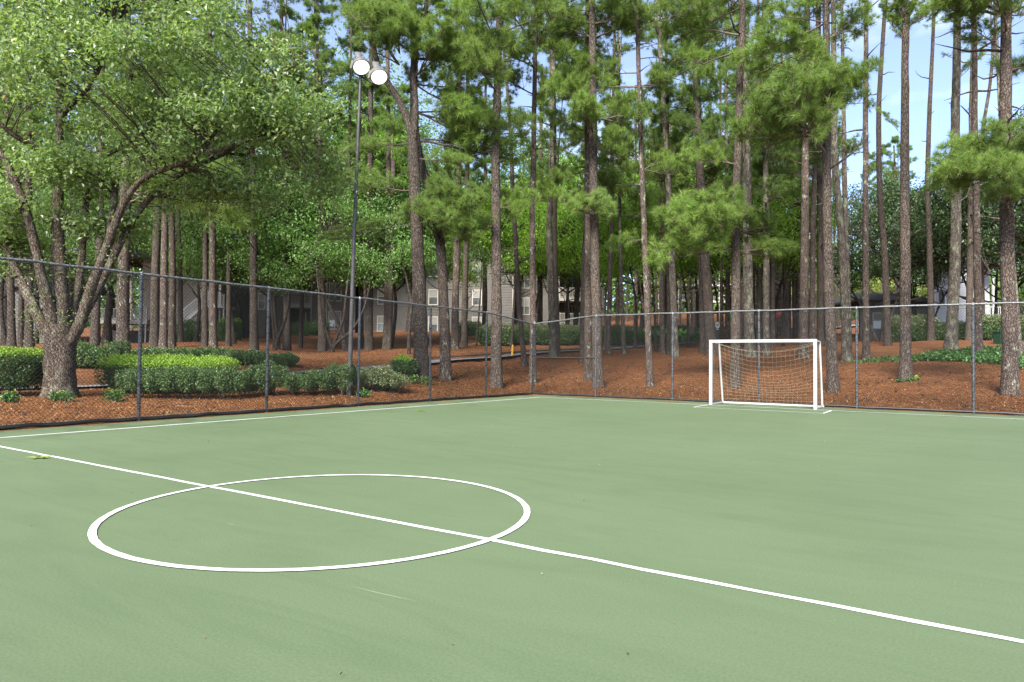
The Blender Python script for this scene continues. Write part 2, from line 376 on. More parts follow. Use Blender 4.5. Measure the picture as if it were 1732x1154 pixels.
# --- in front, just behind the fence
pine('fork', 713, 641, 26, 24, 'red', [(710, 500), (706, 380), (701, 290), (699, 240)], 9.2, 99, 0, 'Thick pine that forks high up, just right of the tall lamp pole')
pine('lean', 754, 644, 27, 18, 'grey', [(750, 480), (744, 390), (728, 330), (708, 276), (697, 210), (700, 120), (698, 0)], 21, 12, .9, 'Stout pine right of the forked one, leaning left behind it')
pine('b15', 840, 656, 27, 18, 'red', [(837, 430), (835, 255), (841, 36)], 22, 11, .8, 'Straight pine nearest the fence corner on its left side')
pine('c1', 888, 628, 36, 9, 'red', [(876, 500), (871, 400), (864, 218), (858, 150)], 21, 14, .6, 'Slim pine leaning left just left of the fence corner post')
pine('c2', 901, 648, 29, 11, 'grey', [(901, 400), (905, 0)], 22, 13, .7, 'Slim pine standing right behind the fence corner post')
pine('c9', 995, 643, 30, 13, 'grey', [(994, 400), (993, 100)], 24, 14, .8, 'Pine pressed against the left of the thicker pine at the braced fence bay')
pine('c10', 1012, 656, 28, 17, 'red', [(1005, 420), (1002, 218), (1000, 36)], 24, 13, .8, 'Thick red pine at the right end of the braced fence bay')
pine('c15', 1100, 656, 28, 11, 'grey', [(1092, 420), (1086, 255), (1079, 73)], 21, 12, .8, 'Slim pine alone midway between the braced bay and the goal')
pine('c25', 1243, 659, 27, 16, 'red', [(1246, 480), (1245, 364), (1250, 200), (1256, 60)], 22, 13, .9, 'Red pine seen through the left half of the goal net')
pine('d10', 1410, 665, 24, 17, 'red', [(1402, 500), (1400, 400), (1398, 255), (1397, 36)], 20, 12, .9, 'Red pine rising right beside the right goal post')
pine('d15', 1532, 645, 25, 17, 'red', [(1531, 400), (1529, 218), (1531, 73), (1534, 20)], 15.5, 99, 0, 'Flared pine alone between the last two fence posts, forked in a Y on top')
pine('d20', 1709, 668, 21, 23, 'grey', [(1706, 500), (1702, 400), (1700, 255), (1702, 36)], 18, 9.5, .8, 'Thickest pine at the right edge of the photo')
# --- second row
pine('d11', 1432, 614, 33, 13, 'lichen', [(1428, 480), (1422, 380), (1416, 327), (1411, 236), (1409, 60)], 24, 17, .7, 'Pale pine thick with lichen right of the goal, leaning left')
pine('d11b', 1436, 613, 34, 9, 'lichen', [(1434, 480), (1431, 364), (1428, 150)], 23, 18, .6, 'Lichen spotted pine half hidden behind the palest lichen pine right of the goal')
pine('d13', 1465, 609, 33, 11, 'grey', [(1464, 400), (1464, 182), (1466, 0)], 25, 19, .5, 'Slim straight grey pine right of the first fence post beyond the goal')
pine('d14', 1502, 586, 42, 11, 'red', [(1496, 430), (1487, 327), (1485, 182), (1495, 36)], 27, 21, .35, 'Farther pine with a dark foot, at the left end of the low right hand hedge')
pine('d17', 1607, 594, 34, 18, 'lichen', [(1614, 480), (1618, 380), (1617, 218), (1620, 73)], 25, 18, .5, 'Stout mossy pine standing before the white house')
pine('d18', 1640, 574, 42, 11, 'red', [(1641, 400), (1644, 200)], 24, 19, .3, 'Dark thin pine between the mossy stout one and the last fence post')
pine('d16', 1575, 576, 44, 10, 'red', [(1571, 400), (1567, 327), (1571, 182), (1577, 55)], 25, 20, .3, 'Dark thin pine at the left corner of the white house')
pine('d19', 1656, 606, 30, 12, 'grey', [(1652, 400), (1648, 218), (1649, 36)], 21, 17, .5, 'Pine rising out of the ivy directly behind the last fence post')
pine('d21', 1727, 612, 29, 9, 'lichen', [(1718, 500), (1704, 360), (1695, 250), (1684, 40)], 19, 15, .5, 'Leaning lichen pine partly behind the thickest right hand pine')
pine('d7', 1358, 607, 36, 15, 'grey', [(1361, 380), (1362, 218), (1364, 36)], 25, 15, .8, 'Broad grey pine seen behind the right goal post corner')
pine('d8', 1374, 590, 43, 10, 'grey', [(1374, 400), (1378, 220)], 24, 16, .7, 'Dim grey pine close behind the broad one at the right goal corner')
pine('d9', 1388, 588, 45, 11, 'dark', [(1386, 400), (1385, 150)], 24, 15, .7, 'Dark pine just left of the red pine beside the goal')
pine('d3', 1296, 603, 37, 11, 'lichen', [(1296, 400), (1294, 200)], 23, 13, .8, 'Mossy pine showing above the middle of the goal crossbar')
pine('d2', 1284, 590, 45, 9, 'dark', [(1283, 400), (1282, 150)], 24, 14, .8, 'Dim pine just right of the pale pine over the goal')
pine('d4', 1307, 586, 44, 8, 'red', [(1306, 400), (1305, 150)], 24, 14, .8, 'Thin red pine left of the stop sign')
pine('d6', 1332, 580, 50, 9, 'red', [(1328, 480), (1325, 300)], 24, 14, .8, 'Reddish pine just right of the stop sign')
pine('c26', 1269, 603, 36, 17, 'lichen', [(1264, 420), (1260, 218), (1252, 20)], 25, 14, .8, 'Broad pale grey pine above the left half of the goal crossbar')
pine('c22a', 1190, 597, 39, 11, 'red', [(1187, 480), (1184, 300)], 22, 13, .8, 'Back trunk of the two touching pines left of the goal')
pine('c22b', 1204, 602, 37, 17, 'red', [(1196, 480), (1189, 400), (1182, 255), (1177, 73)], 26, 14, .7, 'Front trunk of the two touching pines left of the goal')
pine('c19', 1142, 604, 37, 12, 'lichen', [(1137, 430), (1133, 364), (1127, 255), (1116, 60)], 25, 15, .6, 'Mossy pine beside the fence post left of the goal')
pine('c18', 1133, 601, 39, 9, 'dark', [(1131, 480), (1129, 300)], 22, 14, .7, 'Dark pine half hidden by the mossy one left of the goal')
pine('c17', 1121, 599, 40, 8, 'grey', [(1119, 480), (1118, 300)], 22, 12, .8, 'Thin grey pine in front of the ivy bed, left of the mossy one')
pine('c24', 1231, 580, 52, 8, 'grey', [(1230, 400), (1228, 200)], 24, 14, .7, 'Thin far pine between the paired pines and the goal net pine')
pine('c23', 1221, 578, 56, 6, 'grey', [(1220, 400), (1219, 250)], 24, 14, .7, 'Very thin far pine right of the oval sign')
pine('c13', 1056, 600, 40, 7, 'lichen', [(1050, 480), (1048, 380), (1046, 200)], 22, 13, .8, 'Thin mossy pine leaning left at the right end of the long hedge')
pine('c11', 1028, 600, 40, 8, 'grey', [(1031, 480), (1034, 400), (1036, 220)], 23, 13, .8, 'Thin mossy pine in front of the long hedge, just right of the thick red one')
pine('c8', 985, 612, 36, 10, 'red', [(986, 500), (990, 380), (992, 200)], 23, 14, .6, 'Reddish pine left of the touching pair at the braced bay')
pine('c4', 936, 602, 38, 12, 'lichen', [(932, 480), (929, 400), (934, 218), (936, 36)], 26, 15, .7, 'Pale lichen pine in front of the long hedge, inside the braced bay')
pine('c5', 943, 600, 40, 9, 'dark', [(940, 480), (938, 380), (938, 200)], 24, 14, .6, 'Dark pine leaning on the right of the pale lichen pine')
pine('c3', 913, 578, 54, 10, 'dark', [(913, 440), (914, 300)], 22, 13, .7, 'Dark pine behind the long hedge, left of the pale lichen pine')
pine('c7', 972, 572, 56, 9, 'dark', [(977, 480), (981, 400), (984, 300)], 22, 13, .7, 'Dark pine leaning right before the grey building balconies')
pine('b11', 769, 590, 42, 13, 'grey', [(771, 480), (775, 380), (777, 250)], 22, 13, .8, 'Grey pine before the middle of the grey building')
pine('b12', 785, 587, 45, 10, 'dark', [(786, 480), (789, 380), (790, 250)], 22, 13, .7, 'Dark slim pine close right of the grey pine before the building')
pine('b14', 820, 576, 54, 9, 'dark', [(820, 450), (821, 300)], 22, 13, .7, 'Dark pine by the grey building, left of the straight corner pine')
pine('b7', 653, 590, 42, 11, 'dark', [(655, 480), (657, 380), (656, 250)], 23, 14, .7, 'Dark pine with two close stems before the white trim of the building')
pine('b6', 624, 594, 42, 13, 'dark', [(625, 480), (625, 380), (626, 250)], 23, 13, .8, 'Thick dark pine just right of the lamp pole')
pine('b5', 612, 592, 46, 7, 'dark', [(612, 480), (611, 380)], 22, 13, .7, 'Thin dark pine behind the fence post by the lamp pole')
pine('b4', 586, 592, 44, 8, 'dark', [(588, 480), (590, 350)], 22, 13, .7, 'Thin dark pine just left of the lamp pole')
pine('b3', 545, 595, 42, 13, 'dark', [(545, 480), (543, 380), (540, 250)], 23, 13, .8, 'Dark pine left of the small forked tree')
pine('b2', 508, 590, 46, 7, 'dark', [(511, 500), (512, 380)], 21, 13, .7, 'Thin dark pine in front of the balcony of the grey building')
pine('b1', 485, 594, 42, 12, 'dark', [(486, 480), (485, 380), (482, 250)], 23, 13, .8, 'Dark pine left of the balcony, right of the second fence post')
pine('a12', 430, 592, 40, 13, 'dark', [(429, 480), (428, 380), (426, 250)], 23, 13, .8, 'Dark pine just left of the second fence post')
pine('a11', 386, 586, 44, 8, 'dark', [(387, 480), (388, 380)], 22, 13, .7, 'Thin dark pine in front of the stair landing')
pine('a10', 361, 590, 40, 12, 'grey', [(360, 480), (359, 380), (358, 250)], 23, 12, .8, 'Grey brown pine in front of the top of the white stairs')
pine('a9', 346, 586, 43, 9, 'dark', [(347, 480), (347, 380)], 22, 13, .7, 'Dark pine touching the stairs pine on its left')
pine('a8', 306, 578, 48, 8, 'dark', [(306, 480), (303, 380), (302, 250)], 22, 13, .7, 'Dark pine at the foot of the white stairs')
pine('a7', 291, 590, 42, 11, 'grey', [(292, 480), (291, 380), (288, 300)], 22, 12, .7, 'Greyish pine, right hand of the three standing close by the deck')
pine('a6', 276, 592, 38, 12, 'grey', [(277, 480), (279, 380), (281, 330), (281, 200)], 22, 12, .7, 'Brown pine, middle of the three standing close by the deck')
pine('a5', 261, 590, 40, 14, 'red', [(262, 480), (265, 380), (267, 330), (268, 200)], 22, 12, .7, 'Reddish pine, left hand of the three standing close by the deck')
pine('a4', 208, 602, 32, 20, 'grey', [(209, 480), (212, 380), (214, 200)], 21, 12, .7, 'Thick pine in front of the wooden deck')
pine('a13', 160, 590, 38, 13, 'dark', [(163, 500), (168, 400), (170, 250)], 21, 13, .6, 'Dark pine just right of the big many stemmed tree')
pine('a3', 50, 590, 36, 13, 'dark', [(49, 480), (48, 300)], 21, 13, .6, 'Dark pine closest to the left of the big many stemmed tree')
pine('a2', 36, 590, 39, 7, 'dark', [(36, 480), (35, 300)], 21, 13, .6, 'Thinnest of the three dark pines over the round hedge')
pine('a1', 20, 588, 36, 12, 'red', [(18, 480), (14, 300)], 21, 13, .6, 'Leftmost pine, rising behind the rounded hedge')
pine('d22', 1662, 580, 44, 8, 'grey', [(1660, 400), (1662, 218), (1675, 146), (1682, 60)], 24, 18, .3, 'Thin grey pine bending right high up near the right edge')

# ------------------------------------------------------------------ ground
HX, HY0 = 18.3, -37.0       # court: x 0..18.3, y -37..0
anch = [tuple(at(q['u'], q['v'], q['d'])) for q in P.values()]
def A(u, v, d): anch.append(tuple(at(u, v, d)))
A(100, 672, 19)
for u_ in (200, 300, 400): A(u_, 674, 19.8)
for u_ in (450, 520, 585): A(u_, 671-.02*(u_-430), 20.2+.006*(u_-430))
A(620, 661, 22.2); A(660, 659, 22.6); A(35, 668, 19); A(682, 632, 25.5); A(160, 624, 27.5); A(300, 611, 30); A(440, 616, 29)
PATH = [(-140, 664, 20.5), (0, 660, 21.5), (70, 659, 22), (142, 657, 22.5), (250, 650, 23.5), (400, 643, 25.5), (560, 631, 28.5), (690, 618, 33), (745, 610.5, 35.5), (800, 606, 37), (865, 601.5, 39), (950, 596, 42), (1030, 591.5, 45), (1083, 587, 48), (1130, 584, 51), (1172, 581, 54)]
for q in PATH: A(*q)
for q in [(700, 561, 71), (500, 566, 70), (860, 560, 73), (980, 558, 78), (210, 582, 67), (340, 580, 67), (30, 585, 60), (1600, 569, 58), (1700, 572, 56), (1480, 578, 58), (1160, 530, 120), (1160, 560, 75), (1240, 560, 70), (1320, 556, 74), (1110, 528, 122), (1220, 530, 118), (1400, 565, 75), (1640, 620, 26), (1560, 612, 29)]: A(*q)
for y in np.arange(-36, .1, 2): anch.append((-.4, y, .0))
for x in np.arange(0, 18.5, 2): anch.append((x, .4, .0))
for y in np.arange(-36, .1, 4): anch.append((HX+.5, y, .0))
for x in np.arange(0, 18.5, 4): anch.append((x, HY0-.5, .0))
for a_ in np.arange(0, 360, 20):
    x, y = 190*math.sin(rad(a_)), 190*math.cos(rad(a_))
    anch.append((x-10, y, 9.0 if y > 20 else (4.0 if x < 0 else 1.0)))
anch = np.array(anch)
_C = 1.5
def _phi(d): return np.sqrt(d*d + _C*_C)
_D = np.linalg.norm(anch[:, None, :2]-anch[None, :, :2], axis=2)
_n = len(anch)
_A = np.zeros((_n+1, _n+1)); _A[:_n, :_n] = _phi(_D) - np.eye(_n)*1.2; _A[:_n, _n] = 1; _A[_n, :_n] = 1
_w = np.linalg.solve(_A, np.concatenate([anch[:, 2], [0]]))
def zt(x, y):
    """height of the ground outside the court"""
    x = np.atleast_1d(np.asarray(x, float)); y = np.atleast_1d(np.asarray(y, float))
    out = np.zeros(x.shape)
    xf, yf, of = x.ravel(), y.ravel(), np.zeros(x.size)
    for i in range(0, xf.size, 20000):
        s = slice(i, i+20000)
        of[s] = _phi(np.hypot(xf[s][:, None]-anch[:, 0], yf[s][:, None]-anch[:, 1])) @ _w[:_n] + _w[_n]
    # distance outside the court slab (slab reaches 0.35 m past the fence)
    dx_ = np.maximum(np.maximum(-xf, xf-HX), 0); dy_ = np.maximum(np.maximum(HY0-yf, yf), 0)
    dd = np.hypot(dx_, dy_)
    k = np.clip((dd-.1)/1.6, 0, 1)
    of = .015 + (np.maximum(of, .0)+.0)*k
    return of.reshape(x.shape)
def z1(x, y): return float(zt(x, y)[0])
def gp(u, v, d):
    """ground point: plan position from the photo, height from the ground"""
    p = at(u, v, d); return np.array([p[0], p[1], z1(p[0], p[1])])

def axis(lo, hi, step, far):
    c = list(np.arange(lo, hi+1e-6, step)); s = step
    while c[-1] < far: s *= 1.18; c.append(c[-1]+s)
    s = step
    while c[0] > -far: s *= 1.18; c.insert(0, c[0]-s)
    return np.array(c)
gx = axis(-26, 26, .4, 700); gy = axis(-26, 30, .4, 900)
X, Y = np.meshgrid(gx, gy, indexing='ij')
Z = zt(X, Y)
inside = (X > .3) & (X < HX-.3) & (Y > HY0+.3) & (Y < -.3)
Z += np.clip((Z-.05)*2, 0, 1)*rng.normal(0, .014, Z.shape)
Z[inside] = -.12
g = Geo(); n0, n1_ = X.shape
i, j = np.meshgrid(np.arange(n0-1), np.arange(n1_-1), indexing='ij')
g.add(np.stack([X, Y, Z], -1), np.stack([i*n1_+j, (i+1)*n1_+j, (i+1)*n1_+j+1, i*n1_+j+1], -1).reshape(-1, 4), 0, True)
g.build('ground', m_ground, kind='structure', label='pine straw ground rising behind the court')

# court slab
g = Geo(); g.box((-.02, HY0, -.3), (HX+.02, .02, 0.0)); g.build('court', m_court, kind='structure', label='green acrylic court')
# slab edge strip outside the fences
g = Geo()
ys = np.arange(-24, .46, .5)
for a_, b_ in zip(ys[:-1], ys[1:]): g.box((-.52, a_, -.1), (-.44+rng.normal(0, .004), b_, .055+rng.normal(0, .004)))
xs_ = np.arange(-.44, 18.5, .5)
for a_, b_ in zip(xs_[:-1], xs_[1:]): g.box((a_, .44, -.1), (b_, .52+rng.normal(0, .004), .055+rng.normal(0, .004)))
g.build('slab_edge', m_kerb, kind='structure')

def strip(name, pts, w, z, mat, closed=False, wob=.003, **k):
    Pn = np.asarray(pts, float)
    T = (np.roll(Pn, -1, 0)-np.roll(Pn, 1, 0)) if closed else np.gradient(Pn, axis=0)
    T = nrm(T); N = np.stack([-T[:, 1], T[:, 0]], 1)
    c = rng.normal(0, wob, (len(Pn), 2))
    L = Pn + N*(w/2+c[:, :1]); R_ = Pn - N*(w/2+c[:, 1:])
    zc = np.full((len(Pn), 1), z)
    V = np.concatenate([np.hstack([L, zc]), np.hstack([R_, zc])]); n = len(Pn)
    i = np.arange(n if closed else n-1); i2 = (i+1) % n
    g = Geo(); g.add(V, np.stack([i, n+i, n+i2, i2], 1)); return g.build(name, mat, kind='structure', **k)
def seg(p, q, step=.25, bend=0.0):
    p = np.array(p, float); q = np.array(q, float); n = max(2, int(np.linalg.norm(q-p)/step))
    t_ = np.linspace(0, 1, n)[:, None]; o = p + (q-p)*t_
    return o + rng.normal(0, bend, (n, 1))*np.array([[-(q-p)[1], (q-p)[0]]])/np.linalg.norm(q-p)
YH, XC, RC, XS, YG = -18.045, 9.149, 1.715, 1.1765, -1.40
strip('halfway_line', seg((XS, YH), (17.1, YH), .35, .003), .052, .004, m_line)
th = np.linspace(0, 2*math.pi, 180, endpoint=False)
strip('center_circle_line', np.stack([XC+RC*np.cos(th), YH+RC*np.sin(th)], 1), .055, .008, m_line, True, .0012)
strip('sideline', seg((XS, YG+.025), (XS, -35), .4, .006), .064, .004, m_line)
strip('goal_line', seg((XS+.033, YG), (17.1, YG), .4, .005), .062, .004, m_line)
strip('goal_area_front_line', seg((7.16, -2.75), (10.66, -2.75), .3), .05, .004, m_line)
strip('goal_area_left_line', seg((7.185, -2.72), (7.185, -1.43), .3), .05, .008, m_line)
strip('goal_area_right_line', seg((10.635, -2.72), (10.635, -1.43), .3), .05, .008, m_line)

# scuffs rubbed into the paint and grit on the court
m_scuff = plain('scuffed_paint', (.135, .175, .105), (.15, .19, .12), 14, .7, spec=.15)
g = Geo()
for q in range(45):
    c = np.array([rng.uniform(0, 18), rng.uniform(-21, -1)]); a_ = rng.uniform(0, 6.28) if rng.random() < .4 else rng.normal(.5, .35); L = rng.choice([.12, .25, .5], p=[.4, .4, .2]); n = 8
    tt = np.linspace(-.5, .5, n); bend = rng.normal(0, .12); d = np.array([math.cos(a_), math.sin(a_)]); pr_ = np.array([-d[1], d[0]])
    pts = c + np.outer(tt*L, d) + np.outer(tt*tt*bend*L, pr_); w = rng.uniform(.006, .016)*(1-(2*tt)**2*.9)[:, None]
    V = np.vstack([np.column_stack([pts+pr_*w/2, np.full(n, .0015)]), np.column_stack([pts-pr_*w/2, np.full(n, .0015)])]); i = np.arange(n-1)
    g.add(V, np.stack([i, i+1, n+i+1, n+i], 1)[:, ::-1])
g.build('court_scuffs', m_scuff, kind='stuff', label='pale scuff marks on the green court')
n = 900; g = Geo()
S = np.stack([rng.uniform(.1, 18, n), -rng.uniform(.1, 1, n)**1.6*21], 1); S[:350, 0] = rng.exponential(1.2, 350)+.05
V, Fc = leaves(np.column_stack([S, np.full(n, .008)]), rng.choice([.010, .016, .024], n, p=[.6, .3, .1]), up=3, wid=.6, fold=.05); g.add(V, Fc)
g.build('court_grit', m_litter, kind='stuff', label='bits of bark and leaf on the court')

# path with dark edging, and the far road
def ribbon(name, pts3, w, mat, lift=.03, **k):
    Q = []
    for a_, b_ in zip(pts3[:-1], pts3[1:]):
        for t_ in np.linspace(0, 1, 9)[:-1]: Q.append(np.asarray(a_)*(1-t_)+np.asarray(b_)*t_)
    Q.append(pts3[-1]); Q = np.array(Q)[:, :2]
    for _ in range(6): Q[1:-1] = (Q[:-2]+Q[1:-1]*2+Q[2:])/4
    T = nrm(np.gradient(Q, axis=0)); N = np.stack([-T[:, 1], T[:, 0]], 1)
    g = Geo(); c = np.linspace(-w/2, w/2, 4)
    V = np.stack([np.hstack([Q+N*o, (zt(Q[:, 0], Q[:, 1])+lift)[:, None]]) for o in c], 1)
    n = len(Q); i, j = np.meshgrid(np.arange(n-1), np.arange(3), indexing='ij')
    g.add(V, np.stack([i*4+j, (i+1)*4+j, (i+1)*4+j+1, i*4+j+1], -1).reshape(-1, 4), 0, True)
    o = g.build(name, mat, kind='structure', **k)
    return Q, N
pq, pn = ribbon('path', [at(*q) for q in PATH], 1.7, m_asphalt, .05)
Q = pq + pn*.68; far_side = 1 if np.mean((Q[:, 0]-CAM[0])**2+(Q[:, 1]-CAM[1])**2) > np.mean((pq[:, 0]-CAM[0])**2+(pq[:, 1]-CAM[1])**2) else -1
Q = pq + pn*.92*far_side; Q = Q[58:]
g = Geo(); zq = zt(Q[:, 0], Q[:, 1]); g.tube(np.column_stack([Q, zq+.04]), .06, 5); g.build('path_edging', m_edge, kind='structure')
ribbon('road', [at(1090, 566, 82), at(1150, 560, 82), at(1200, 557, 80), at(1260, 556, 78), at(1330, 557, 77), at(1500, 560, 90)], 3.6, m_road, .08)

# ------------------------------------------------------------------ pine boughs and crowns (meshes shared between trees)
def curve(p, d, L, n=6, sag=0.0, wander=.12):
    """points of a wandering branch from p along d"""
    p = np.array(p, float); d = np.array(d, float); d /= np.linalg.norm(d); out = [p.copy()]
    for i in range(n-1):
        d = d + rng.normal(0, wander, 3) + np.array([0, 0, sag]); d /= np.linalg.norm(d)
        p = p + d*L/(n-1); out.append(p.copy())
    return np.array(out)
def bough_geo(g, base, direc, L, r, nsec, tufts, K, nl, nw, ntri=5, rise=.05):
    main = curve(base, direc, L, 8, rise, .10)
    g.tube(main, np.linspace(r, r*.25, 8), ntri, 0, cap=False)
    T, Dn = [], []
    dm = nrm(np.gradient(main, axis=0))
    for k in range(nsec):
        t_ = .22 + .76*(k+rng.random()*.8)/nsec; i = min(int(t_*7), 6); f = t_*7-i
        p = main[i]*(1-f)+main[i+1]*f
        side = np.cross(dm[i], [0, 0, 1]); side /= np.linalg.norm(side)+1e-9
        s = 1 if k % 2 else -1
        d = dm[i]*.75 + side*s*(.5+.5*rng.random()) + np.array([0, 0, rng.normal(.22, .25)])
        l = L*(.42 - .22*t_)*(.7+.6*rng.random())
        sec = curve(p, d, l, 4, .10, .18)
        g.tube(sec, np.linspace(r*.42, r*.13, 4), 3, 0, cap=False)
        ds = nrm(np.gradient(sec, axis=0))
        for q in range(tufts):
            u_ = rng.uniform(.35, 1); a_ = min(int(u_*3), 2); fq = u_*3-a_
            c = sec[a_]*(1-fq)+sec[a_+1]*fq
            dd = nrm(ds[a_]*.6 + unit(1)[0]*.7 + np.array([0, 0, .35]))
            tw = .10 + .22*rng.random()*min(1, L/2)
            e = c + dd*tw
            g.tube(np.array([c, e]), [r*.12, r*.07], 3, 0, cap=False)
            T.append(e); Dn.append(dd)
    T.append(main[-1]); Dn.append(dm[-1])
    V, Fc = needles(np.array(T), nrm(np.array(Dn)), K, nl, nw)
    g.add(V, Fc, 1)
near_boughs = []
for k in range(7):
    g = Geo(); bough_geo(g, (0, 0, 0), (1, 0, .05), 1.0*2.6, .035, 13, 9, 52, .25, .0095, rise=rng.uniform(-.02, .07))
    near_boughs.append(g.mesh('near_bough', [m_twig, m_needle]))
def crown_mesh(Hc, Rm, nb, dens=1.0, top=True):
    g = Geo()
    for k in range(nb):
        t_ = (k+.5)/nb; z = Hc*t_*.96
        a_ = rng.uniform(0, 2*math.pi); L = Rm*(1-.72*t_**1.6)*rng.uniform(.55, 1.15)
        if rng.random() < .12: L *= .5
        bough_geo(g, (0, 0, z), (math.cos(a_), math.sin(a_), rng.normal(.12+.35*t_, .18)), L, .03*(1-.5*t_), int(8*dens)+2, 7, 28, .25, .013, 3)
    g.tube(np.array([(0, 0, 0), (0, 0, Hc)]), [.06, .02], 4, 0, cap=False)
    return g.mesh('pine_crown', [m_twig, m_needle_far])
crowns = [crown_mesh(9.0, 2.9, 26), crown_mesh(8.0, 2.5, 22), crown_mesh(10.0, 2.6, 24), crown_mesh(9.0, 3.2, 22, .8)]
thin_crowns = [crown_mesh(8.0, 2.3, 12, .5), crown_mesh(7.0, 2.0, 11, .5)]

BARK = dict(red=m_bark_red, grey=m_bark_grey, lichen=m_bark_lichen, dark=m_bark_dark)
BARK['dark'] = m_bark_red
def trunk_pts(q):
    b = gp(q['u'], q['v'], q['d']); pts = [b - [0, 0, .25]]
    way = [at(u, v, q['d']) for u, v in q['way']]
    top = b[2] + q['H']; prev = b
    for w_ in way:
        if w_[2] > prev[2]+.3 and w_[2] < top: pts.append(w_); prev = w_
    d = pts[-1]-pts[-2]; d = d/d[2]; d[:2] = np.clip(d[:2], -.12, .12)
    if pts[-1][2] < top-.5 and q['cb'] < 90: pts.append(pts[-1] + d*(top-pts[-1][2]))
    # resample
    K = np.array(pts); s = K[:, 2]; zz_ = np.linspace(s[0], s[-1], max(10, int((s[-1]-s[0])/.55)))
    Pn = np.stack([np.interp(zz_, s, K[:, 0]), np.interp(zz_, s, K[:, 1]), zz_], 1)
    for _ in range(4): Pn[1:-1, :2] = (Pn[:-2, :2]+2*Pn[1:-1, :2]+Pn[2:, :2])/4
    Pn[2:, :2] += np.cumsum(rng.normal(0, .006, (len(Pn)-2, 2)), 0)
    return b, Pn
trees = {}
GROUP = 'pines standing beyond the court fence'
for key, q in P.items():
    b, Pn = trunk_pts(q)
    r0 = q['w']*q['d']/F/2
    h = (Pn[:, 2]-b[2])
    taper = np.clip(1-.62*np.clip(h/ max(q['H'], 19), 0, 1)**1.15, .2, 1)
    flare = 1 + .45*np.exp(-np.maximum(h, 0)/.38)
    root = thing('pine_tree', q['label'], 'pine tree', b, 0, GROUP)
    g = Geo(); L0 = Pn - b
    near = q['d'] < 32
    # the mean radius sits a little up the trunk, where the photo was measured
    g.tube(L0, r0*taper*flare*1.03, 16 if near else 10, 0, cap=False, wob=.035 if near else .03)
    # dead snags and thin bare branches under the crown
    zmax = Pn[-1][2]-b[2]
    ns_ = 0 if q['cb'] > 90 else (14 if near else 10)
    for k in range(ns_):
        z = rng.uniform(.22, .75)*zmax; i = int(np.searchsorted(h, z)); i = min(max(i, 1), len(L0)-1)
        a_ = rng.uniform(0, 2*math.pi); Ls = rng.choice([.35, .6, 1.2, 2.0], p=[.35, .3, .2, .15])
        c_ = curve(L0[i], (math.cos(a_), math.sin(a_), rng.uniform(-.1, .6)), Ls, 5, .02, .22)
        g.tube(c_, np.linspace(.03+.012*Ls, .008, 5), 4, 0, cap=False)
    if key == 'fork':
        ft = L0[-1]
        for way, rr in (([(690, 205), (676, 170), (655, 140), (640, 120), (628, 60), (622, -60)], .85), ([(702, 215), (704, 165), (698, 130), (703, 80), (720, 30), (728, -60)], .7)):
            pts = [L0[-2], ft]+[at(u, v, 26)-b for u, v in way]
            Kp = np.array(pts); tt = np.linspace(0, len(Kp)-1, 26)
            Kp = np.stack([np.interp(tt, np.arange(len(Kp)), Kp[:, c]) for c in range(3)], 1)
            for _ in range(3): Kp[1:-1] = (Kp[:-2]+2*Kp[1:-1]+Kp[2:])/4
            g.tube(Kp, np.linspace(r0*rr*.72, r0*.3, 26), 10, 0, cap=False, wob=.03)
    if key == 'd15':
        ft = L0[-1]
        for way in ([(1525, 26), (1516, 2), (1504, -40), (1494, -120)], [(1537, 24), (1547, -2), (1559, -50), (1570, -130)]):
            Kp = np.array([L0[-2], ft]+[at(u, v, 25)-b for u, v in way]); tt = np.linspace(0, len(Kp)-1, 20)
            Kp = np.stack([np.interp(tt, np.arange(len(Kp)), Kp[:, c]) for c in range(3)], 1)
            Kp[1:-1] = (Kp[:-2]+2*Kp[1:-1]+Kp[2:])/4
            g.tube(Kp, np.linspace(r0*.62, r0*.25, 20), 9, 0, cap=False, wob=.03)
    if key == 'b7':
        g.tube(L0[:22]+np.array([.28, .05, 0])*np.linspace(.75, 1.3, 22)[:, None], r0*.75, 8, 0, cap=False, wob=.03)
    g.build('trunk', BARK[q['bark']], root)
    trees[key] = (root, b, Pn, q)
    if q['fill'] > 0 and q['d'] >= 32:
        src = crowns if q['fill'] >= .65 else thin_crowns
        me = src[rng.integers(len(src))]
        hc = me.vertices[0].co.z
        zc = q['cb']; i = min(int(np.searchsorted(h, zc)), len(L0)-1)
        sc_ = (q['H']-q['cb']+.6)/9.0
        low = 5.5 if 560 < q['u'] < 1400 else (2.5 if q['u'] < 560 else 0)
        for zc_, s_ in ((q['cb']-low, 1.0),) + (((q['cb']+2.5, 1.05),) if low and rng.random() < (.45 if q['u'] > 560 else .9) else ()):
            i = min(int(np.searchsorted(h, zc_)), len(L0)-1)
            o = put('crown', src[rng.integers(len(src))], root, L0[i], (rng.normal(0, .03), rng.normal(0, .03), rng.uniform(0, 6.28)), (s_, s_, max(sc_*(.8 if low else 1), .6)))
            o['kind'] = 'stuff'
    elif q['fill'] > 0:
        nb = int(22*q['fill'])
        for k in range(nb):
            t_ = (k+.5)/nb; z = q['cb'] + (q['H']-q['cb']-.2)*t_
            i = min(int(np.searchsorted(h, z)), len(L0)-1)
            s = (1.15-.75*t_**1.5)*rng.uniform(.6, 1.15)
            put('bough', near_boughs[rng.integers(7)], root, L0[i], (rng.uniform(-.5, .5), -rng.normal(.12+.4*t_, .2), rng.uniform(0, 6.28)), s)

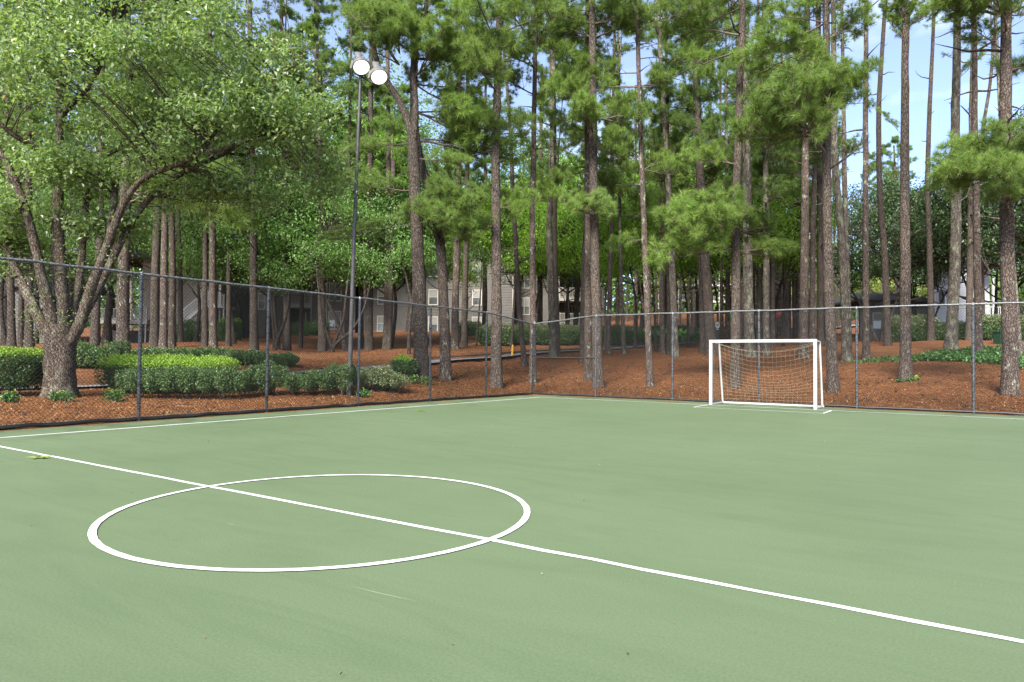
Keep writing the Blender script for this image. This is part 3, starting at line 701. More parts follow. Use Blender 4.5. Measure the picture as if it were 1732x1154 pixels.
def bough_to(key, v0, u, v, dd, fat=1.0, n=1):
    """a bough of tree `key` leaving the trunk at photo height v0 and ending at (u, v), dd metres nearer or farther"""
    root, b, Pn, q = trees[key]
    p0 = at(q['u'], v0, q['d']); i = int(np.argmin(np.abs(Pn[:, 2]-p0[2]))); p0 = Pn[i]
    if key == 'fork' and v0 < 240: p0 = at(676 if u < 690 else 702, v0, 26)
    e = at(u, v, q['d']+dd); d = e-p0; L = np.linalg.norm(d)
    for k in range(n):
        dj = d + rng.normal(0, .12*L*k, 3)
        X_ = dj/np.linalg.norm(dj); Y_ = np.cross([0, 0, 1], X_); Y_ /= np.linalg.norm(Y_); Z_ = np.cross(X_, Y_)
        m = Matrix((X_, Y_, Z_)).transposed().to_4x4() @ Matrix.Rotation(rng.uniform(-.6, .6), 4, 'X')
        s = L/2.6*(1 if k == 0 else rng.uniform(.75, 1.0))
        o = put('bough', near_boughs[rng.integers(7)], root, p0-b)
        o.rotation_euler = m.to_euler(); o.scale = (s, max(s, .75)*fat, max(s, .75)*fat)
for a in [  # tree, height on trunk, tip, depth change
    ('fork', 110, 600, 45, -.8, 1.2, 3), ('fork', 90, 660, 20, .5, 1.2, 3), ('fork', 130, 770, 60, -.8, 1.3, 4), ('fork', 80, 800, 120, .3, 1.2, 3), ('fork', 60, 720, -10, -.4, 1.2, 3), ('fork', 100, 850, 90, .6, 1.2, 2), ('fork', 50, 690, 60, -1.5, 1.3, 3), ('fork', 60, 560, 10, 1.0, 1.1, 3),
    ('fork', 250, 590, 270, .5, .5, 1), ('fork', 310, 560, 330, .8, .5, 1), ('fork', 255, 790, 280, .6, .8, 2), ('fork', 380, 560, 400, -.5, .4, 1),
    ('lean', 385, 690, 362, -1.2, 1.2, 3), ('lean', 380, 820, 350, -1.0, 1.2, 3), ('lean', 360, 770, 330, -1.4, 1.2, 3), ('lean', 410, 800, 410, -1.0, 1.0, 2), ('lean', 400, 715, 350, -2.0, 1.1, 2),
    ('lean', 180, 830, 230, .5, 1.2, 3), ('lean', 150, 790, 200, -.8, 1.1, 2), ('lean', 230, 860, 250, 1.0, 1.1, 2),
    ('b15', 340, 890, 350, -.8, 1.0, 2), ('b15', 260, 760, 270, .6, 1.1, 2), ('b15', 230, 920, 215, .6, 1.0, 2), ('b15', 130, 760, 110, .5, 1.1, 2), ('b15', 100, 900, 90, .6, 1.1, 2), ('b15', 385, 800, 395, -.8, .9, 2),
    ('c2', 330, 960, 325, -.8, 1.2, 3), ('c2', 350, 855, 360, -.8, 1.1, 2), ('c2', 150, 830, 130, .6, 1.1, 2), ('c2', 170, 970, 140, .6, 1.1, 2),
    ('c10', 360, 960, 340, -1.2, 1.2, 3), ('c10', 190, 920, 170, -.6, 1.3, 3), ('c10', 205, 1090, 195, -.6, 1.3, 3), ('c10', 170, 945, 110, .8, 1.2, 3), ('c10', 250, 1060, 265, -.8, 1.1, 3), ('c10', 60, 930, 40, .4, 1.2, 3), ('c10', 50, 1080, 30, .5, 1.2, 3), ('c10', 215, 1000, 190, -2.2, 1.1, 2),
    ('c9', 230, 930, 215, .5, 1.1, 2), ('c9', 110, 905, 90, .4, 1.1, 2),
    ('c15', 270, 1040, 265, .5, 1.1, 2), ('c15', 280, 1150, 290, .4, 1.1, 2), ('c15', 400, 1040, 410, .8, .8, 2), ('c15', 150, 1130, 130, .6, 1.0, 2),
    ('c25', 400, 1130, 385, -.8, 1.2, 3), ('c25', 390, 1310, 375, -.6, 1.2, 3), ('c25', 370, 1190, 345, -1.4, 1.2, 3), ('c25', 420, 1110, 425, -.6, .9, 2), ('c25', 430, 1330, 440, .4, .9, 2), ('c25', 290, 1160, 270, .5, 1.1, 2), ('c25', 220, 1340, 200, .4, 1.2, 3), ('c25', 150, 1180, 150, .4, 1.1, 2), ('c25', 70, 1320, 50, .4, 1.1, 2), ('c25', 395, 1230, 370, -2.5, 1.0, 2),
    ('d10', 255, 1285, 190, -1.0, 1.3, 3), ('d10', 245, 1265, 225, -.5, 1.1, 2), ('d10', 230, 1340, 130, -1.0, 1.3, 3), ('d10', 170, 1480, 120, -.8, 1.2, 3), ('d10', 180, 1470, 165, -.6, 1.0, 2), ('d10', 110, 1340, 60, .4, 1.1, 3), ('d10', 60, 1470, 30, .5, 1.0, 2), ('d10', 200, 1400, 130, -1.8, 1.1, 2),
    ('d20', 300, 1620, 290, -.8, 1.3, 3), ('d20', 310, 1640, 325, -1.2, 1.2, 3), ('d20', 290, 1760, 300, -.8, 1.2, 3), ('d20', 280, 1660, 255, -1.0, 1.2, 3), ('d20', 330, 1720, 340, -1.6, 1.1, 2), ('d20', 40, 1590, 15, -.6, 1.1, 3), ('d20', 20, 1640, -20, -.8, 1.2, 3), ('d20', 30, 1760, 25, -.6, 1.1, 2),
    ('a4', 350, 330, 330, .6, 1.2, 3), ('a4', 330, 420, 350, 1.5, 1.0, 3),
    ('d19', 300, 1600, 275, .5, .7, 1), ('d17', 310, 1570, 320, .5, .6, 1), ('d17', 130, 1660, 90, .4, .6, 1), ('d13', 240, 1430, 250, .4, .6, 1), ('d15', 240, 1480, 195, .5, .35, 1), ('d15', 330, 1590, 320, .4, .35, 1), ('d15', 60, 1490, 20, .5, .6, 2), ('d15', 40, 1590, 10, .5, .7, 2), ('d15', 60, 1540, -25, .3, .8, 2), ('d15', 50, 1515, -30, -.4, .8, 2)]:
    bough_to(*a)

# far pines in the wood: nothing tells one from the other
tb = []
for k in range(3):
    g = Geo(); h = np.linspace(0, 22, 22); c = np.cumsum(rng.normal(0, .02, (22, 2)), 0)
    g.tube(np.column_stack([c, h-.3]), .21*(1-.6*h/22)*(1+.4*np.exp(-h/.4)), 8, 0, cap=False, wob=.04)
    for q in range(9):
        i = rng.integers(7, 18); a_ = rng.uniform(0, 6.28)
        g.tube(curve((*c[i], h[i]), (math.cos(a_), math.sin(a_), .3), 1.2, 4, 0, .2), [.03, .02, .015, .008], 3, 0, cap=False)
    tb.append(g.mesh('far_trunk', [m_bark_red, m_bark_grey, m_bark_lichen][k]))
far = []
frng = np.random.default_rng(21)
def far_pines(n, u0, u1, d0, d1, label, grp, crownp=.8):
    k = 0; tries = 0
    while k < n and tries < n*20:
        tries += 1
        u, d = frng.uniform(u0, u1), frng.uniform(d0, d1); v = hor(u)-20
        p = at(u, v, d); x, y = p[0], p[1]
        if any(abs(x-a_)+abs(y-b_) < 2.0 for a_, b_ in far): continue
        far.append((x, y)); k += 1
        root = thing('pine_tree', label, 'pine tree', (x, y, z1(x, y)), frng.uniform(0, 6.28), grp)
        s = frng.uniform(.75, 1.2)
        put('trunk', tb[frng.integers(3)], root, (0, 0, 0), (frng.normal(0, .012), frng.normal(0, .012), 0), (s*.9, s*.9, frng.uniform(.9, 1.15)))
        if frng.random() < crownp:
            o = put('crown', crowns[frng.integers(4)], root, (0, 0, frng.uniform(11, 14.5)), (0, 0, frng.uniform(0, 6.28)), (1.0, 1.0, frng.uniform(.9, 1.2))); o['kind'] = 'stuff'
far_pines(26, 1245, 1400, 50, 85, 'distant pine trunk in the dense stand behind the goal', 'distant pines behind the goal')
far_pines(20, 1035, 1190, 55, 100, 'distant dark pine in the wood left of the goal', 'distant pines left of the goal')
far_pines(9, 1400, 1540, 70, 100, 'distant pine glimpsed past the low hedge to the right of the goal', 'distant pines right of the goal', .5)
far_pines(12, 560, 1000, 84, 105, 'tall pine rising behind the grey apartment building', 'pines behind the grey building')
far_pines(14, 0, 480, 76, 100, 'tall pine rising behind the house with the stairs', 'pines behind the house with stairs')

# ------------------------------------------------------------------ broadleaf trees
def to_skeleton(g, C, skel, r_tip=.012, r_base=.03, m=0, n=4, bend=.25):
    """thin branches joining every leaf cluster to the nearest limb"""
    S = np.concatenate([s for s in skel])
    for c in C:
        d = np.linalg.norm(S-c, axis=1); d = d + np.maximum(0, S[:, 2]-c[2])*1.2
        i = int(np.argmin(d)); p = S[i]
        mid = (p+c)/2 + rng.normal(0, .08*np.linalg.norm(c-p), 3); mid[2] += bend*.3*np.linalg.norm((c-p)[:2])
        tt = np.array([0, .35, .7, 1])[:, None]
        cur = (1-tt)**2*p + 2*tt*(1-tt)*mid + tt**2*c
        g.tube(cur, np.linspace(r_base, r_tip, 4), n, m, cap=False)
def ell_points(n, c, r, shell=.55):
    p = unit(n)*(shell+(1-shell)*rng.random((n, 1))**.6)
    return np.asarray(c) + p*np.asarray(r)
def cluster_leaves(C, per, rc, size, flat=.55, **k):
    n = len(C)*per
    o = rng.normal(size=(n, 3))*np.array([1, 1, flat])*rc*(.6+.6*rng.random((n, 1)))
    return leaves(np.repeat(C, per, 0)+o, size*(.7+.6*rng.random(n)), **k)
def broadleaf(H, bole, R_, ncl, per, leaf, limbs=6, tr=.16, rc=.42, shape='round', stems=1):
    """(trunk mesh geometry, leaf geometry) of one tree standing at the origin"""
    gt, gl = Geo(), Geo(); skel = []
    for s in range(stems):
        off = np.array([0.0, 0, 0]) if stems == 1 else np.array([math.cos(s*2.3), math.sin(s*2.3), 0])*.12
        lean = np.array([0, 0, 1.0]) if stems == 1 else np.array([math.cos(s*2.3)*.35, math.sin(s*2.3)*.35, 1])
        main = curve(off-[0, 0, .2], lean, H*.86, 12, 0.0, .07)
        hh = np.clip(np.linspace(0, 1, 12), 0, 1)
        gt.tube(main, tr*(1-.85*hh)*(1+.5*np.exp(-hh*25))*(1 if stems == 1 else .62), 9, 0, cap=False, wob=.05); skel.append(main[3:])
        for k in range(limbs):
            t_ = bole/H + (.8-bole/H)*(k+.4)/limbs; i = t_*11; a_ = k*2.4 + rng.uniform(-.5, .5)
            p = main[min(int(i), 11)]
            c = curve(p, (math.cos(a_), math.sin(a_), .55 if shape == 'tall' else .35), R_*(.85 if shape != 'tall' else .8)*(1-.45*t_), 8, .03, .14)
            gt.tube(c, np.linspace(tr*.5*(1-.5*t_), .02, 8), 6, 0, cap=False, wob=.05); skel.append(c[2:])
    zc = (H+bole)/2+.3; rz_ = (H-bole)/2
    C = ell_points(ncl, (0, 0, zc), (R_, R_, rz_), .45)
    # lumpy outline: keep clusters by a few random lobes
    lobes = ell_points(14, (0, 0, zc), (R_*.75, R_*.75, rz_*.8), .6)
    keep = np.min(np.linalg.norm((C[:, None]-lobes)/np.array([1, 1, .75]), axis=2), axis=1) < R_*.42
    C = C[keep | (rng.random(len(C)) < .12)]
    to_skeleton(gt, C[::2], skel)
    V, Fc = cluster_leaves(C, per, rc, leaf); gl.add(V, Fc)
    return gt, gl
lib = {}
def species(key, mbark, mleaf, **k):
    gt, gl = broadleaf(**k); lib[key] = (gt.mesh('trunk', mbark), gl.mesh('crown', mleaf))
species('maple', m_bark_dark, m_leaf_maple, H=11.0, bole=4.2, R_=4.2, ncl=620, per=46, leaf=.17, rc=.45)
species('maple2', m_bark_dark, m_leaf_maple, H=10.0, bole=3.8, R_=4.6, ncl=620, per=46, leaf=.17, rc=.48)
species('tall', m_bark_dark, m_leaf_maple, H=19.0, bole=4.0, R_=4.2, ncl=800, per=34, leaf=.23, limbs=11, tr=.2, rc=.55, shape='tall')
species('bright', m_bark_dark, m_leaf_bright, H=17.0, bole=4.5, R_=3.6, ncl=560, per=36, leaf=.23, limbs=10, tr=.17, rc=.5, shape='tall')
species('slim', m_bark_grey, m_leaf_bright, H=13.0, bole=4.0, R_=2.2, ncl=260, per=36, leaf=.18, limbs=9, tr=.11, rc=.42, shape='tall')
species('evergreen', m_bark_dark, m_leaf_dark, H=12.0, bole=3.2, R_=4.6, ncl=800, per=48, leaf=.17, limbs=6, tr=.15, rc=.45, stems=3)
species('pale', m_bark_grey, m_leaf_yellow, H=17.0, bole=2.0, R_=6.0, ncl=600, per=30, leaf=.34, limbs=9, tr=.25, rc=.75)
species('fresh', m_bark_dark, m_leaf_bright, H=11.0, bole=4.6, R_=3.0, ncl=420, per=36, leaf=.17, limbs=8, tr=.1, rc=.45)
btrees = []
def btree(sp, u, d, label, rz=0, s=1.0, v=None, grp=None, hz=1.0):
    p = at(u, v or hor(u)-15, d); z = z1(p[0], p[1])
    root = thing('broadleaf_tree', label, 'tree', (p[0], p[1], z), rz, grp)
    put('trunk', lib[sp][0], root, scale=(s, s, s*hz)); o = put('crown', lib[sp][1], root, scale=(s, s, s*hz)); o['kind'] = 'stuff'
    return root
for a in [
    ('maple', 470, 43, 'Dense dark green maple over the second fence post on the left', .3, 1.0),
    ('maple2', 395, 47, 'Dark green maple over the white stairs', 1.3, 1.0),
    ('maple2', 585, 42, 'Dense green maple behind the lamp pole', 2.2, 1.0),
    ('maple', 660, 46, 'Green maple in front of the left part of the grey building', 4.0, .95),
    ('maple', 330, 52, 'Green maple behind the three close pines by the deck', 5.0, 1.0),
    ('maple2', 120, 44, 'Shady green tree behind the big many stemmed tree', 3.0, 1.05),
    ('maple', 10, 46, 'Shady green tree at the far left, behind the leftmost pine', 1.0, 1.0),
    ('slim', 790, 50, 'Bright young tree in front of the middle windows of the grey building', 1.0, .85),
    ('slim', 875, 52, 'Bright leafy tree covering the upper windows by the white corner trim', 2.0, .95),
    ('bright', 925, 54, 'Tall bright broadleaf tree behind the pale lichen pine', .5, .95),
    ('tall', 960, 62, 'Tall dark broadleaf tree over the balconies of the grey building', 2.5, .9),
    ('slim', 1022, 46, 'Slim bright tree right of the thick red pine at the braced bay', 3.5, .9),
    ('bright', 1240, 56, 'Bright green tree over the goal, between the net pine and the pale pine', 1.5, .9),
    ('bright', 1310, 52, 'Bright green tree over the right half of the goal', 4.5, .85),
    ('tall', 1180, 70, 'Dark tall tree before the far white balconies', 1.1, .95),
    ('tall', 1085, 66, 'Dark tall tree deep in the wood left of the goal', 5.1, 1.0),
    ('evergreen', 1490, 50, 'Dark evergreen tree over the grey cottage right of the goal', .4, 1.0),
    ('evergreen', 1560, 54, 'Dark glossy evergreen left of the white house', 1.9, 1.05),
    ('evergreen', 1680, 46, 'Dark many stemmed evergreen before the white porch', 3.1, 1.1),
    ('evergreen', 1760, 42, 'Dark evergreen at the right edge, above the green box', 4.4, 1.2),
    ('evergreen', 1620, 62, 'Dark evergreen rising behind the white house', 5.3, 1.15),
    ('pale', 1500, 100, 'Pale yellow green tree far off between the slim pines, below the blue sky', 0, .85),
    ('pale', 1570, 110, 'Pale green tree far off behind the evergreens on the right', 2, .8),
    ('pale', 1130, 120, 'Pale sunlit tree far off above the wood left of the goal', 3, 1.35),
    ('pale', 1340, 105, 'Pale bright tree far off behind the dense pine stand', 4, .95),
    ('pale', 1290, 112, 'Sunlit tree at the far end of the dense pine stand', 1, .95),
    ('tall', 1440, 95, 'Green tree far off to the right behind the red pine by the goal', 2, .75),
    ('tall', 270, 56, 'Tall green tree rising behind the deck, above the close pines', .7, 1.35), ('tall', 365, 60, 'Tall green tree rising over the stair landing', 2.9, 1.3),
    ('tall', 455, 63, 'Tall green tree between the pale house and the grey building', 4.9, 1.35), ('tall', 545, 66, 'Tall green tree left of the lamp heads', 1.9, 1.3), ('bright', 625, 66, 'Tall bright tree behind the lamp pole top', 3.9, 1.35),
    ('tall', 690, 70, 'Tall tree behind the fork of the thickest left pine', 5.9, 1.2), ('tall', 120, 52, 'Tall tree behind the crown of the big many stemmed tree', 2.0, 1.35), ('tall', 10, 54, 'Tall tree filling the far left upper edge', 3.3, 1.35),
    ('bright', 1095, 60, 'Bright broadleaf tree behind the slim pine left of the goal', 2.7, 1.05), ('bright', 1170, 58, 'Tall bright tree behind the touching pair of pines', .9, 1.1), ('slim', 1370, 58, 'Bright slim tree behind the right goal corner', 5.0, 1.1), ('bright', 1005, 70, 'Bright tree right of the grey building balconies', 4.1, 1.1),
    ('fresh', 865, 45, 'Fresh green young tree behind the fence corner', .2, 1.0), ('fresh', 1075, 46, 'Fresh green young tree behind the lone slim pine', 1.2, 1.05), ('fresh', 1165, 47, 'Fresh green young tree before the far balconies', 2.2, .95),
    ('fresh', 1255, 44, 'Fresh green young tree over the left half of the goal', 3.2, 1.0), ('fresh', 1325, 47, 'Fresh green young tree beside the stop sign', 4.2, 1.05), ('fresh', 745, 52, 'Fresh green young tree before the grey building, behind the leaning pine', 5.2, .95), ('fresh', 960, 49, 'Fresh green young tree before the right wing balconies', .9, 1.0), ('fresh', 1215, 60, 'Fresh green tree between the paired pines and the net pine', 1.9, 1.15),
    ('tall', 590, 72, 'Very tall green tree behind the lamp heads', .4, 1.75), ('tall', 500, 76, 'Very tall green tree high above the pale house and grey building gap', 1.5, 1.7), ('tall', 700, 80, 'Very tall tree behind the fork, over the grey roof', 2.6, 1.6), ('tall', 40, 66, 'Very tall tree closing the upper left corner', 3.7, 1.7), ('tall', 870, 84, 'Very tall tree over the right half of the grey roof', 4.8, 1.45), ('tall', 180, 64, 'Very tall tree high above the deck', 5.9, 1.7),
    ('fresh', 1110, 42, 'Low fresh green tree right of the lone slim pine', 2.8, .9), ('fresh', 1285, 50, 'Low fresh green tree over the goal crossbar', .3, 1.0), ('fresh', 1010, 50, 'Low fresh green tree at the end of the long hedge', 3.9, 1.0), ('fresh', 905, 53, 'Low fresh green tree before the upper windows of the right wing', 4.9, 1.0),
    ('tall', 60, 64, 'Tall green tree behind the far left house', .2, 1.0), ('tall', 190, 74, 'Tall green tree behind the deck of the pale house', 1.2, 1.05),
    ('tall', 300, 78, 'Tall green tree behind the pale house roof', 2.4, 1.1), ('bright', 410, 70, 'Tall bright tree behind the stair landing', 3.1, 1.1),
    ('tall', 480, 86, 'Tall green tree behind the left end of the grey building', 4.2, 1.15), ('tall', 570, 90, 'Tall green tree behind the grey building, left of the lamp heads', .9, 1.1),
    ('bright', 640, 88, 'Tall bright tree behind the grey building, under the lamp heads', 5.5, 1.05), ('tall', 740, 92, 'Tall dark tree behind the middle of the grey building', 3.6, 1.0),
    ('tall', 830, 96, 'Tall green tree behind the right half of the grey building', 2.2, 1.1), ('tall', 1020, 92, 'Tall green tree beyond the end of the grey building', 1.7, 1.1)]:
    btree(*a)

# small dark forked tree and the wavy dark one
def crepe(u, v, d, arms, label, r=.1):
    b = gp(u, v, d); root = thing('small_tree', label, 'tree', b); g = Geo(); ends = []
    for way in arms:
        Kp = np.array([[0, 0, -.2]]+[at(*w_, d)-b for w_ in way]); tt = np.linspace(0, len(Kp)-1, 16)
        Kp = np.stack([np.interp(tt, np.arange(len(Kp)), Kp[:, c]) for c in range(3)], 1)
        for _ in range(2): Kp[1:-1] = (Kp[:-2]+2*Kp[1:-1]+Kp[2:])/4
        g.tube(Kp, np.linspace(r, r*.35, 16), 8, 0, cap=False, wob=.06); ends.append(Kp[9:])
    C = np.concatenate([ell_points(26, e[-1]+[0, 0, .4], (1.4, 1.4, .9), .2) for e in ends])
    to_skeleton(g, C, ends, .008, .02); g.build('trunk', m_bark_dark, root)
    gl = Geo(); V, Fc = cluster_leaves(C, 44, .34, .15); gl.add(V, Fc); gl.build('crown', m_leaf_maple, root, kind='stuff')
crepe(562, 602, 39, [[(561, 585), (555, 570), (545, 540), (538, 480), (534, 440)], [(562, 585), (572, 565), (582, 540), (585, 500), (592, 450)], [(563, 585), (580, 572), (600, 555), (618, 520), (628, 470)]], 'Small dark tree forking low into a V, left of the lamp pole', .12)
crepe(692, 598, 38, [[(691, 570), (693, 545), (697, 520), (690, 480), (680, 440)], [(692, 560), (696, 520), (700, 480), (712, 440)]], 'Crooked thin dark tree just left of the thick forked pine', .11)
crepe(465, 592, 41, [[(468, 575), (478, 555), (486, 530), (490, 480)], [(464, 570), (460, 530), (456, 470)]], 'Small leaning tree with a mossy stem right of the second fence post', .13)
crepe(806, 586, 46, [[(808, 560), (811, 520), (814, 480), (815, 440)]], 'Very thin leaning sapling in front of the building windows', .075)

# ------------------------------------------------------------------ the big many stemmed tree on the left
D0 = 19.0
bT = gp(100, 672, D0); rootT = thing('many_stemmed_tree', 'Big broad tree with many lichen covered stems beside the round hedge', 'tree', bT)
gt = Geo(); limbs = []
def limb(way, r0, r1, n=22, dd=(0, 0), sides=12):
    Kp = np.array([at(u, v, D0 + dd[0] + (dd[1]-dd[0])*k/(len(way)-1))-bT for k, (u, v) in enumerate(way)])
    tt = np.linspace(0, len(Kp)-1, n); Kp = np.stack([np.interp(tt, np.arange(len(Kp)), Kp[:, c]) for c in range(3)], 1)
    for _ in range(2): Kp[1:-1] = (Kp[:-2]+2*Kp[1:-1]+Kp[2:])/4
    gt.tube(Kp, np.linspace(r0, r1, n), sides, 0, cap=False, wob=.05); limbs.append(Kp)
h = np.linspace(-.3, 2.0, 16)
gt.tube(np.column_stack([.02*np.sin(h*2), .02*np.cos(h*3), h]), .38*(1+.32*np.exp(-np.maximum(h, 0)/.22)+.10*np.clip(h-1.1, 0, 1)), 20, 0, cap=False, wob=.04)
limb([(94, 590), (76, 560), (59, 525), (38, 480), (20, 446), (10, 406), (2, 360), (-20, 300)], .17, .06, dd=(0, 1.2))
limb([(96, 585), (89, 545), (76, 490), (66, 450), (58, 405), (36, 327), (11, 273), (-20, 225), (-50, 150)], .17, .055, dd=(0, -.8))
limb([(102, 590), (105, 520), (100, 440), (96, 380), (98, 320), (98, 273)], .21, .13, dd=(0, .6))
limb([(98, 310), (87, 300), (76, 262), (50, 242), (20, 228), (-20, 190)], .12, .05, dd=(.5, -1.0))
limb([(98, 300), (100, 230), (102, 196), (98, 109), (96, 0), (100, -120)], .12, .05, dd=(.5, .8))
limb([(103, 205), (112, 185), (127, 171), (150, 150), (170, 115), (190, 40)], .08, .04, dd=(.6, -.6))
limb([(112, 585), (135, 560), (150, 495), (172, 440), (182, 418), (204, 346), (236, 302), (270, 288), (310, 278), (350, 250)], .16, .045, dd=(0, -1.0))
limb([(116, 575), (150, 520), (185, 450), (205, 405), (229, 364), (262, 320), (316, 287), (345, 275), (400, 252), (429, 218), (470, 190)], .135, .04, dd=(.2, .8))
limb([(118, 560), (138, 460), (142, 353), (156, 309), (175, 266), (226, 237), (280, 200)], .12, .04, dd=(.3, 2.0))
limb([(186, 410), (192, 350), (196, 300), (210, 240), (225, 120), (215, 20)], .11, .05, dd=(-.4, 1.4))
limb([(310, 285), (360, 230), (430, 150), (500, 110)], .06, .025, dd=(.3, -.8), n=14, sides=8)
limb([(350, 262), (440, 230), (520, 215), (575, 190)], .05, .02, dd=(-.6, .5), n=14, sides=8)
ells = [((40, 120), 3.0, (0, 2.6, 2.6)), ((200, 110), 3.2, (0, 3.0, 2.6)), ((330, 90), 2.6, (-.5, 2.6, 2.4)), ((430, 150), 2.0, (0, 2.2, 1.9)), ((520, 165), 1.25, (.2, 1.6, 1.2)), ((390, 235), 1.7, (.6, 1.6, .9)), ((500, 265), 1.2, (.9, 1.3, .75)), ((20, 290), 1.6, (.5, 2.0, 1.1)), ((170, 240), 1.8, (-.5, 2.2, .9)), ((280, 215), 1.6, (-1.2, 1.6, .8)), ((30, 400), 1.1, (1.2, 1.2, .5)), ((130, 395), 1.2, (2.0, 1.4, .7)), ((200, -150), 4.5, (0, 4, 3)), ((470, 30), 1.6, (1.5, 1.8, 1.2)), ((-120, 150), 2.5, (0, 2.5, 2.5)), ((100, 60), 2.0, (-3, 2, 2)), ((270, 140), 1.8, (-2.6, 1.5, 1.4)), ((420, 90), 1.5, (-1.6, 1.4, 1.2)), ((460, 330), .7, (1.0, .9, .4)), ((60, 335), 1.3, (.6, 1.3, .8)), ((225, 335), 1.1, (1.0, 1.2, .6)), ((325, 315), 1.0, (.6, 1.2, .55)), ((150, 325), 1.2, (1.6, 1.2, .7)), ((-20, 430), 1.0, (.8, 1, .8)), ((170, 445), .7, (1.8, .8, .4)), ((90, 450), .7, (1.8, .8, .5)), ((540, 225), .95, (.2, 1.2, 1.0)), ((520, 305), .9, (.9, 1, .5)), ((475, 190), 1.0, (-.6, 1, .9)), ((110, 285), 1.3, (-.5, 1.0, .6)), ((245, 275), 1.0, (-.9, .8, .5)), ((340, 330), .9, (.2, .8, .45)), ((20, 350), 1.0, (-.3, .8, .6)), ((190, 380), .7, (.5, .7, .4)), ((410, 320), .8, (.6, .8, .4))]
C = []
for (u, v), rx, (dd, ry, rz_) in ells:
    n = int(31*rx*rx*.85*max(1, rz_*.6))+16
    C.append(ell_points(n, at(u, v, D0+dd)-bT, (rx, ry, rz_), .35))
C = np.concatenate(C)
lob = C[rng.choice(len(C), 210, replace=False)]
keep = np.min(np.linalg.norm((C[:, None]-lob)/np.array([1, 1, .6]), axis=2), axis=1) < .50
C = C[keep]
_rel = C + bT - CAM; _dz = _rel @ _fw; _u = 866+F*(_rel @ _rt)/_dz; _v = 577-F*(_rel @ _up)/_dz
C = C[~((_u > 556) & (_v < 178))]          # the crown ends short of the lamp heads
to_skeleton(gt, C, [k[5:] for k in limbs], .006, .018, bend=.4)
gt.build('trunk', m_bark_pear, rootT)
gl = Geo(); V, Fc = cluster_leaves(C, 80, .38, .12, .45, up=.8, wid=.66); gl.add(V, Fc)
# a few sprouts on the lower stems
sp = np.concatenate([k[rng.integers(3, 9, 5)] for k in limbs[:3]+limbs[6:9]]) + rng.normal(0, .25, (30, 3))
V, Fc = cluster_leaves(sp, 26, .22, .08, .8); gl.add(V, Fc)
gl.build('crown', m_leaf_pear, rootT, kind='stuff')
print('clusters in the big tree', len(C))

# ------------------------------------------------------------------ apartment buildings
m_sid_grey = plain('grey_siding_paint', (0.06936, 0.06413, 0.05722), (0.08453, 0.07803, 0.07025), 1.5, .75)
m_sid_dark = plain('shaded_grey_siding', (0.0945, 0.09, 0.0846), (0.117, 0.1116, 0.1044), 1.5, .75)
m_sid_beige = plain('beige_siding_paint', (0.2231, 0.1963, 0.1652), (0.2499, 0.2231, 0.1919), 1.5, .75)
m_sid_white = plain('white_siding_paint', (0.3451, 0.357, 0.3629), (0.3927, 0.3986, 0.4046), 1.5, .7)
m_trim = plain('cream_trim_paint', (0.298, 0.2763, 0.2384), (0.3414, 0.3197, 0.2818), 3, .6)
m_trimw = plain('white_trim_paint', (0.4972, 0.4972, 0.4909), (0.4462, 0.4462, 0.4462), 3, .6)
m_glass = plain('window_glass', (.035, .04, .045), (.10, .105, .10), .7, .08, spec=.9)
m_blind = plain('window_blind', (0.15, 0.145, 0.13), (0.18, 0.175, 0.16), 3, .6)
m_brick = plain('foundation_brick', (.16, .075, .05), (.21, .10, .07), 6, .9)
m_roof = plain('roof_shingle', (0.0405, 0.03825, 0.036), (0.0585, 0.05625, 0.054), 10, .9)
m_shut = plain('dark_shutter', (.035, .035, .042), (.05, .05, .055), 3, .6)
m_dark_in = plain('deep_shade_recess', (.05, .047, .044), (.07, .066, .06), 2, .8)

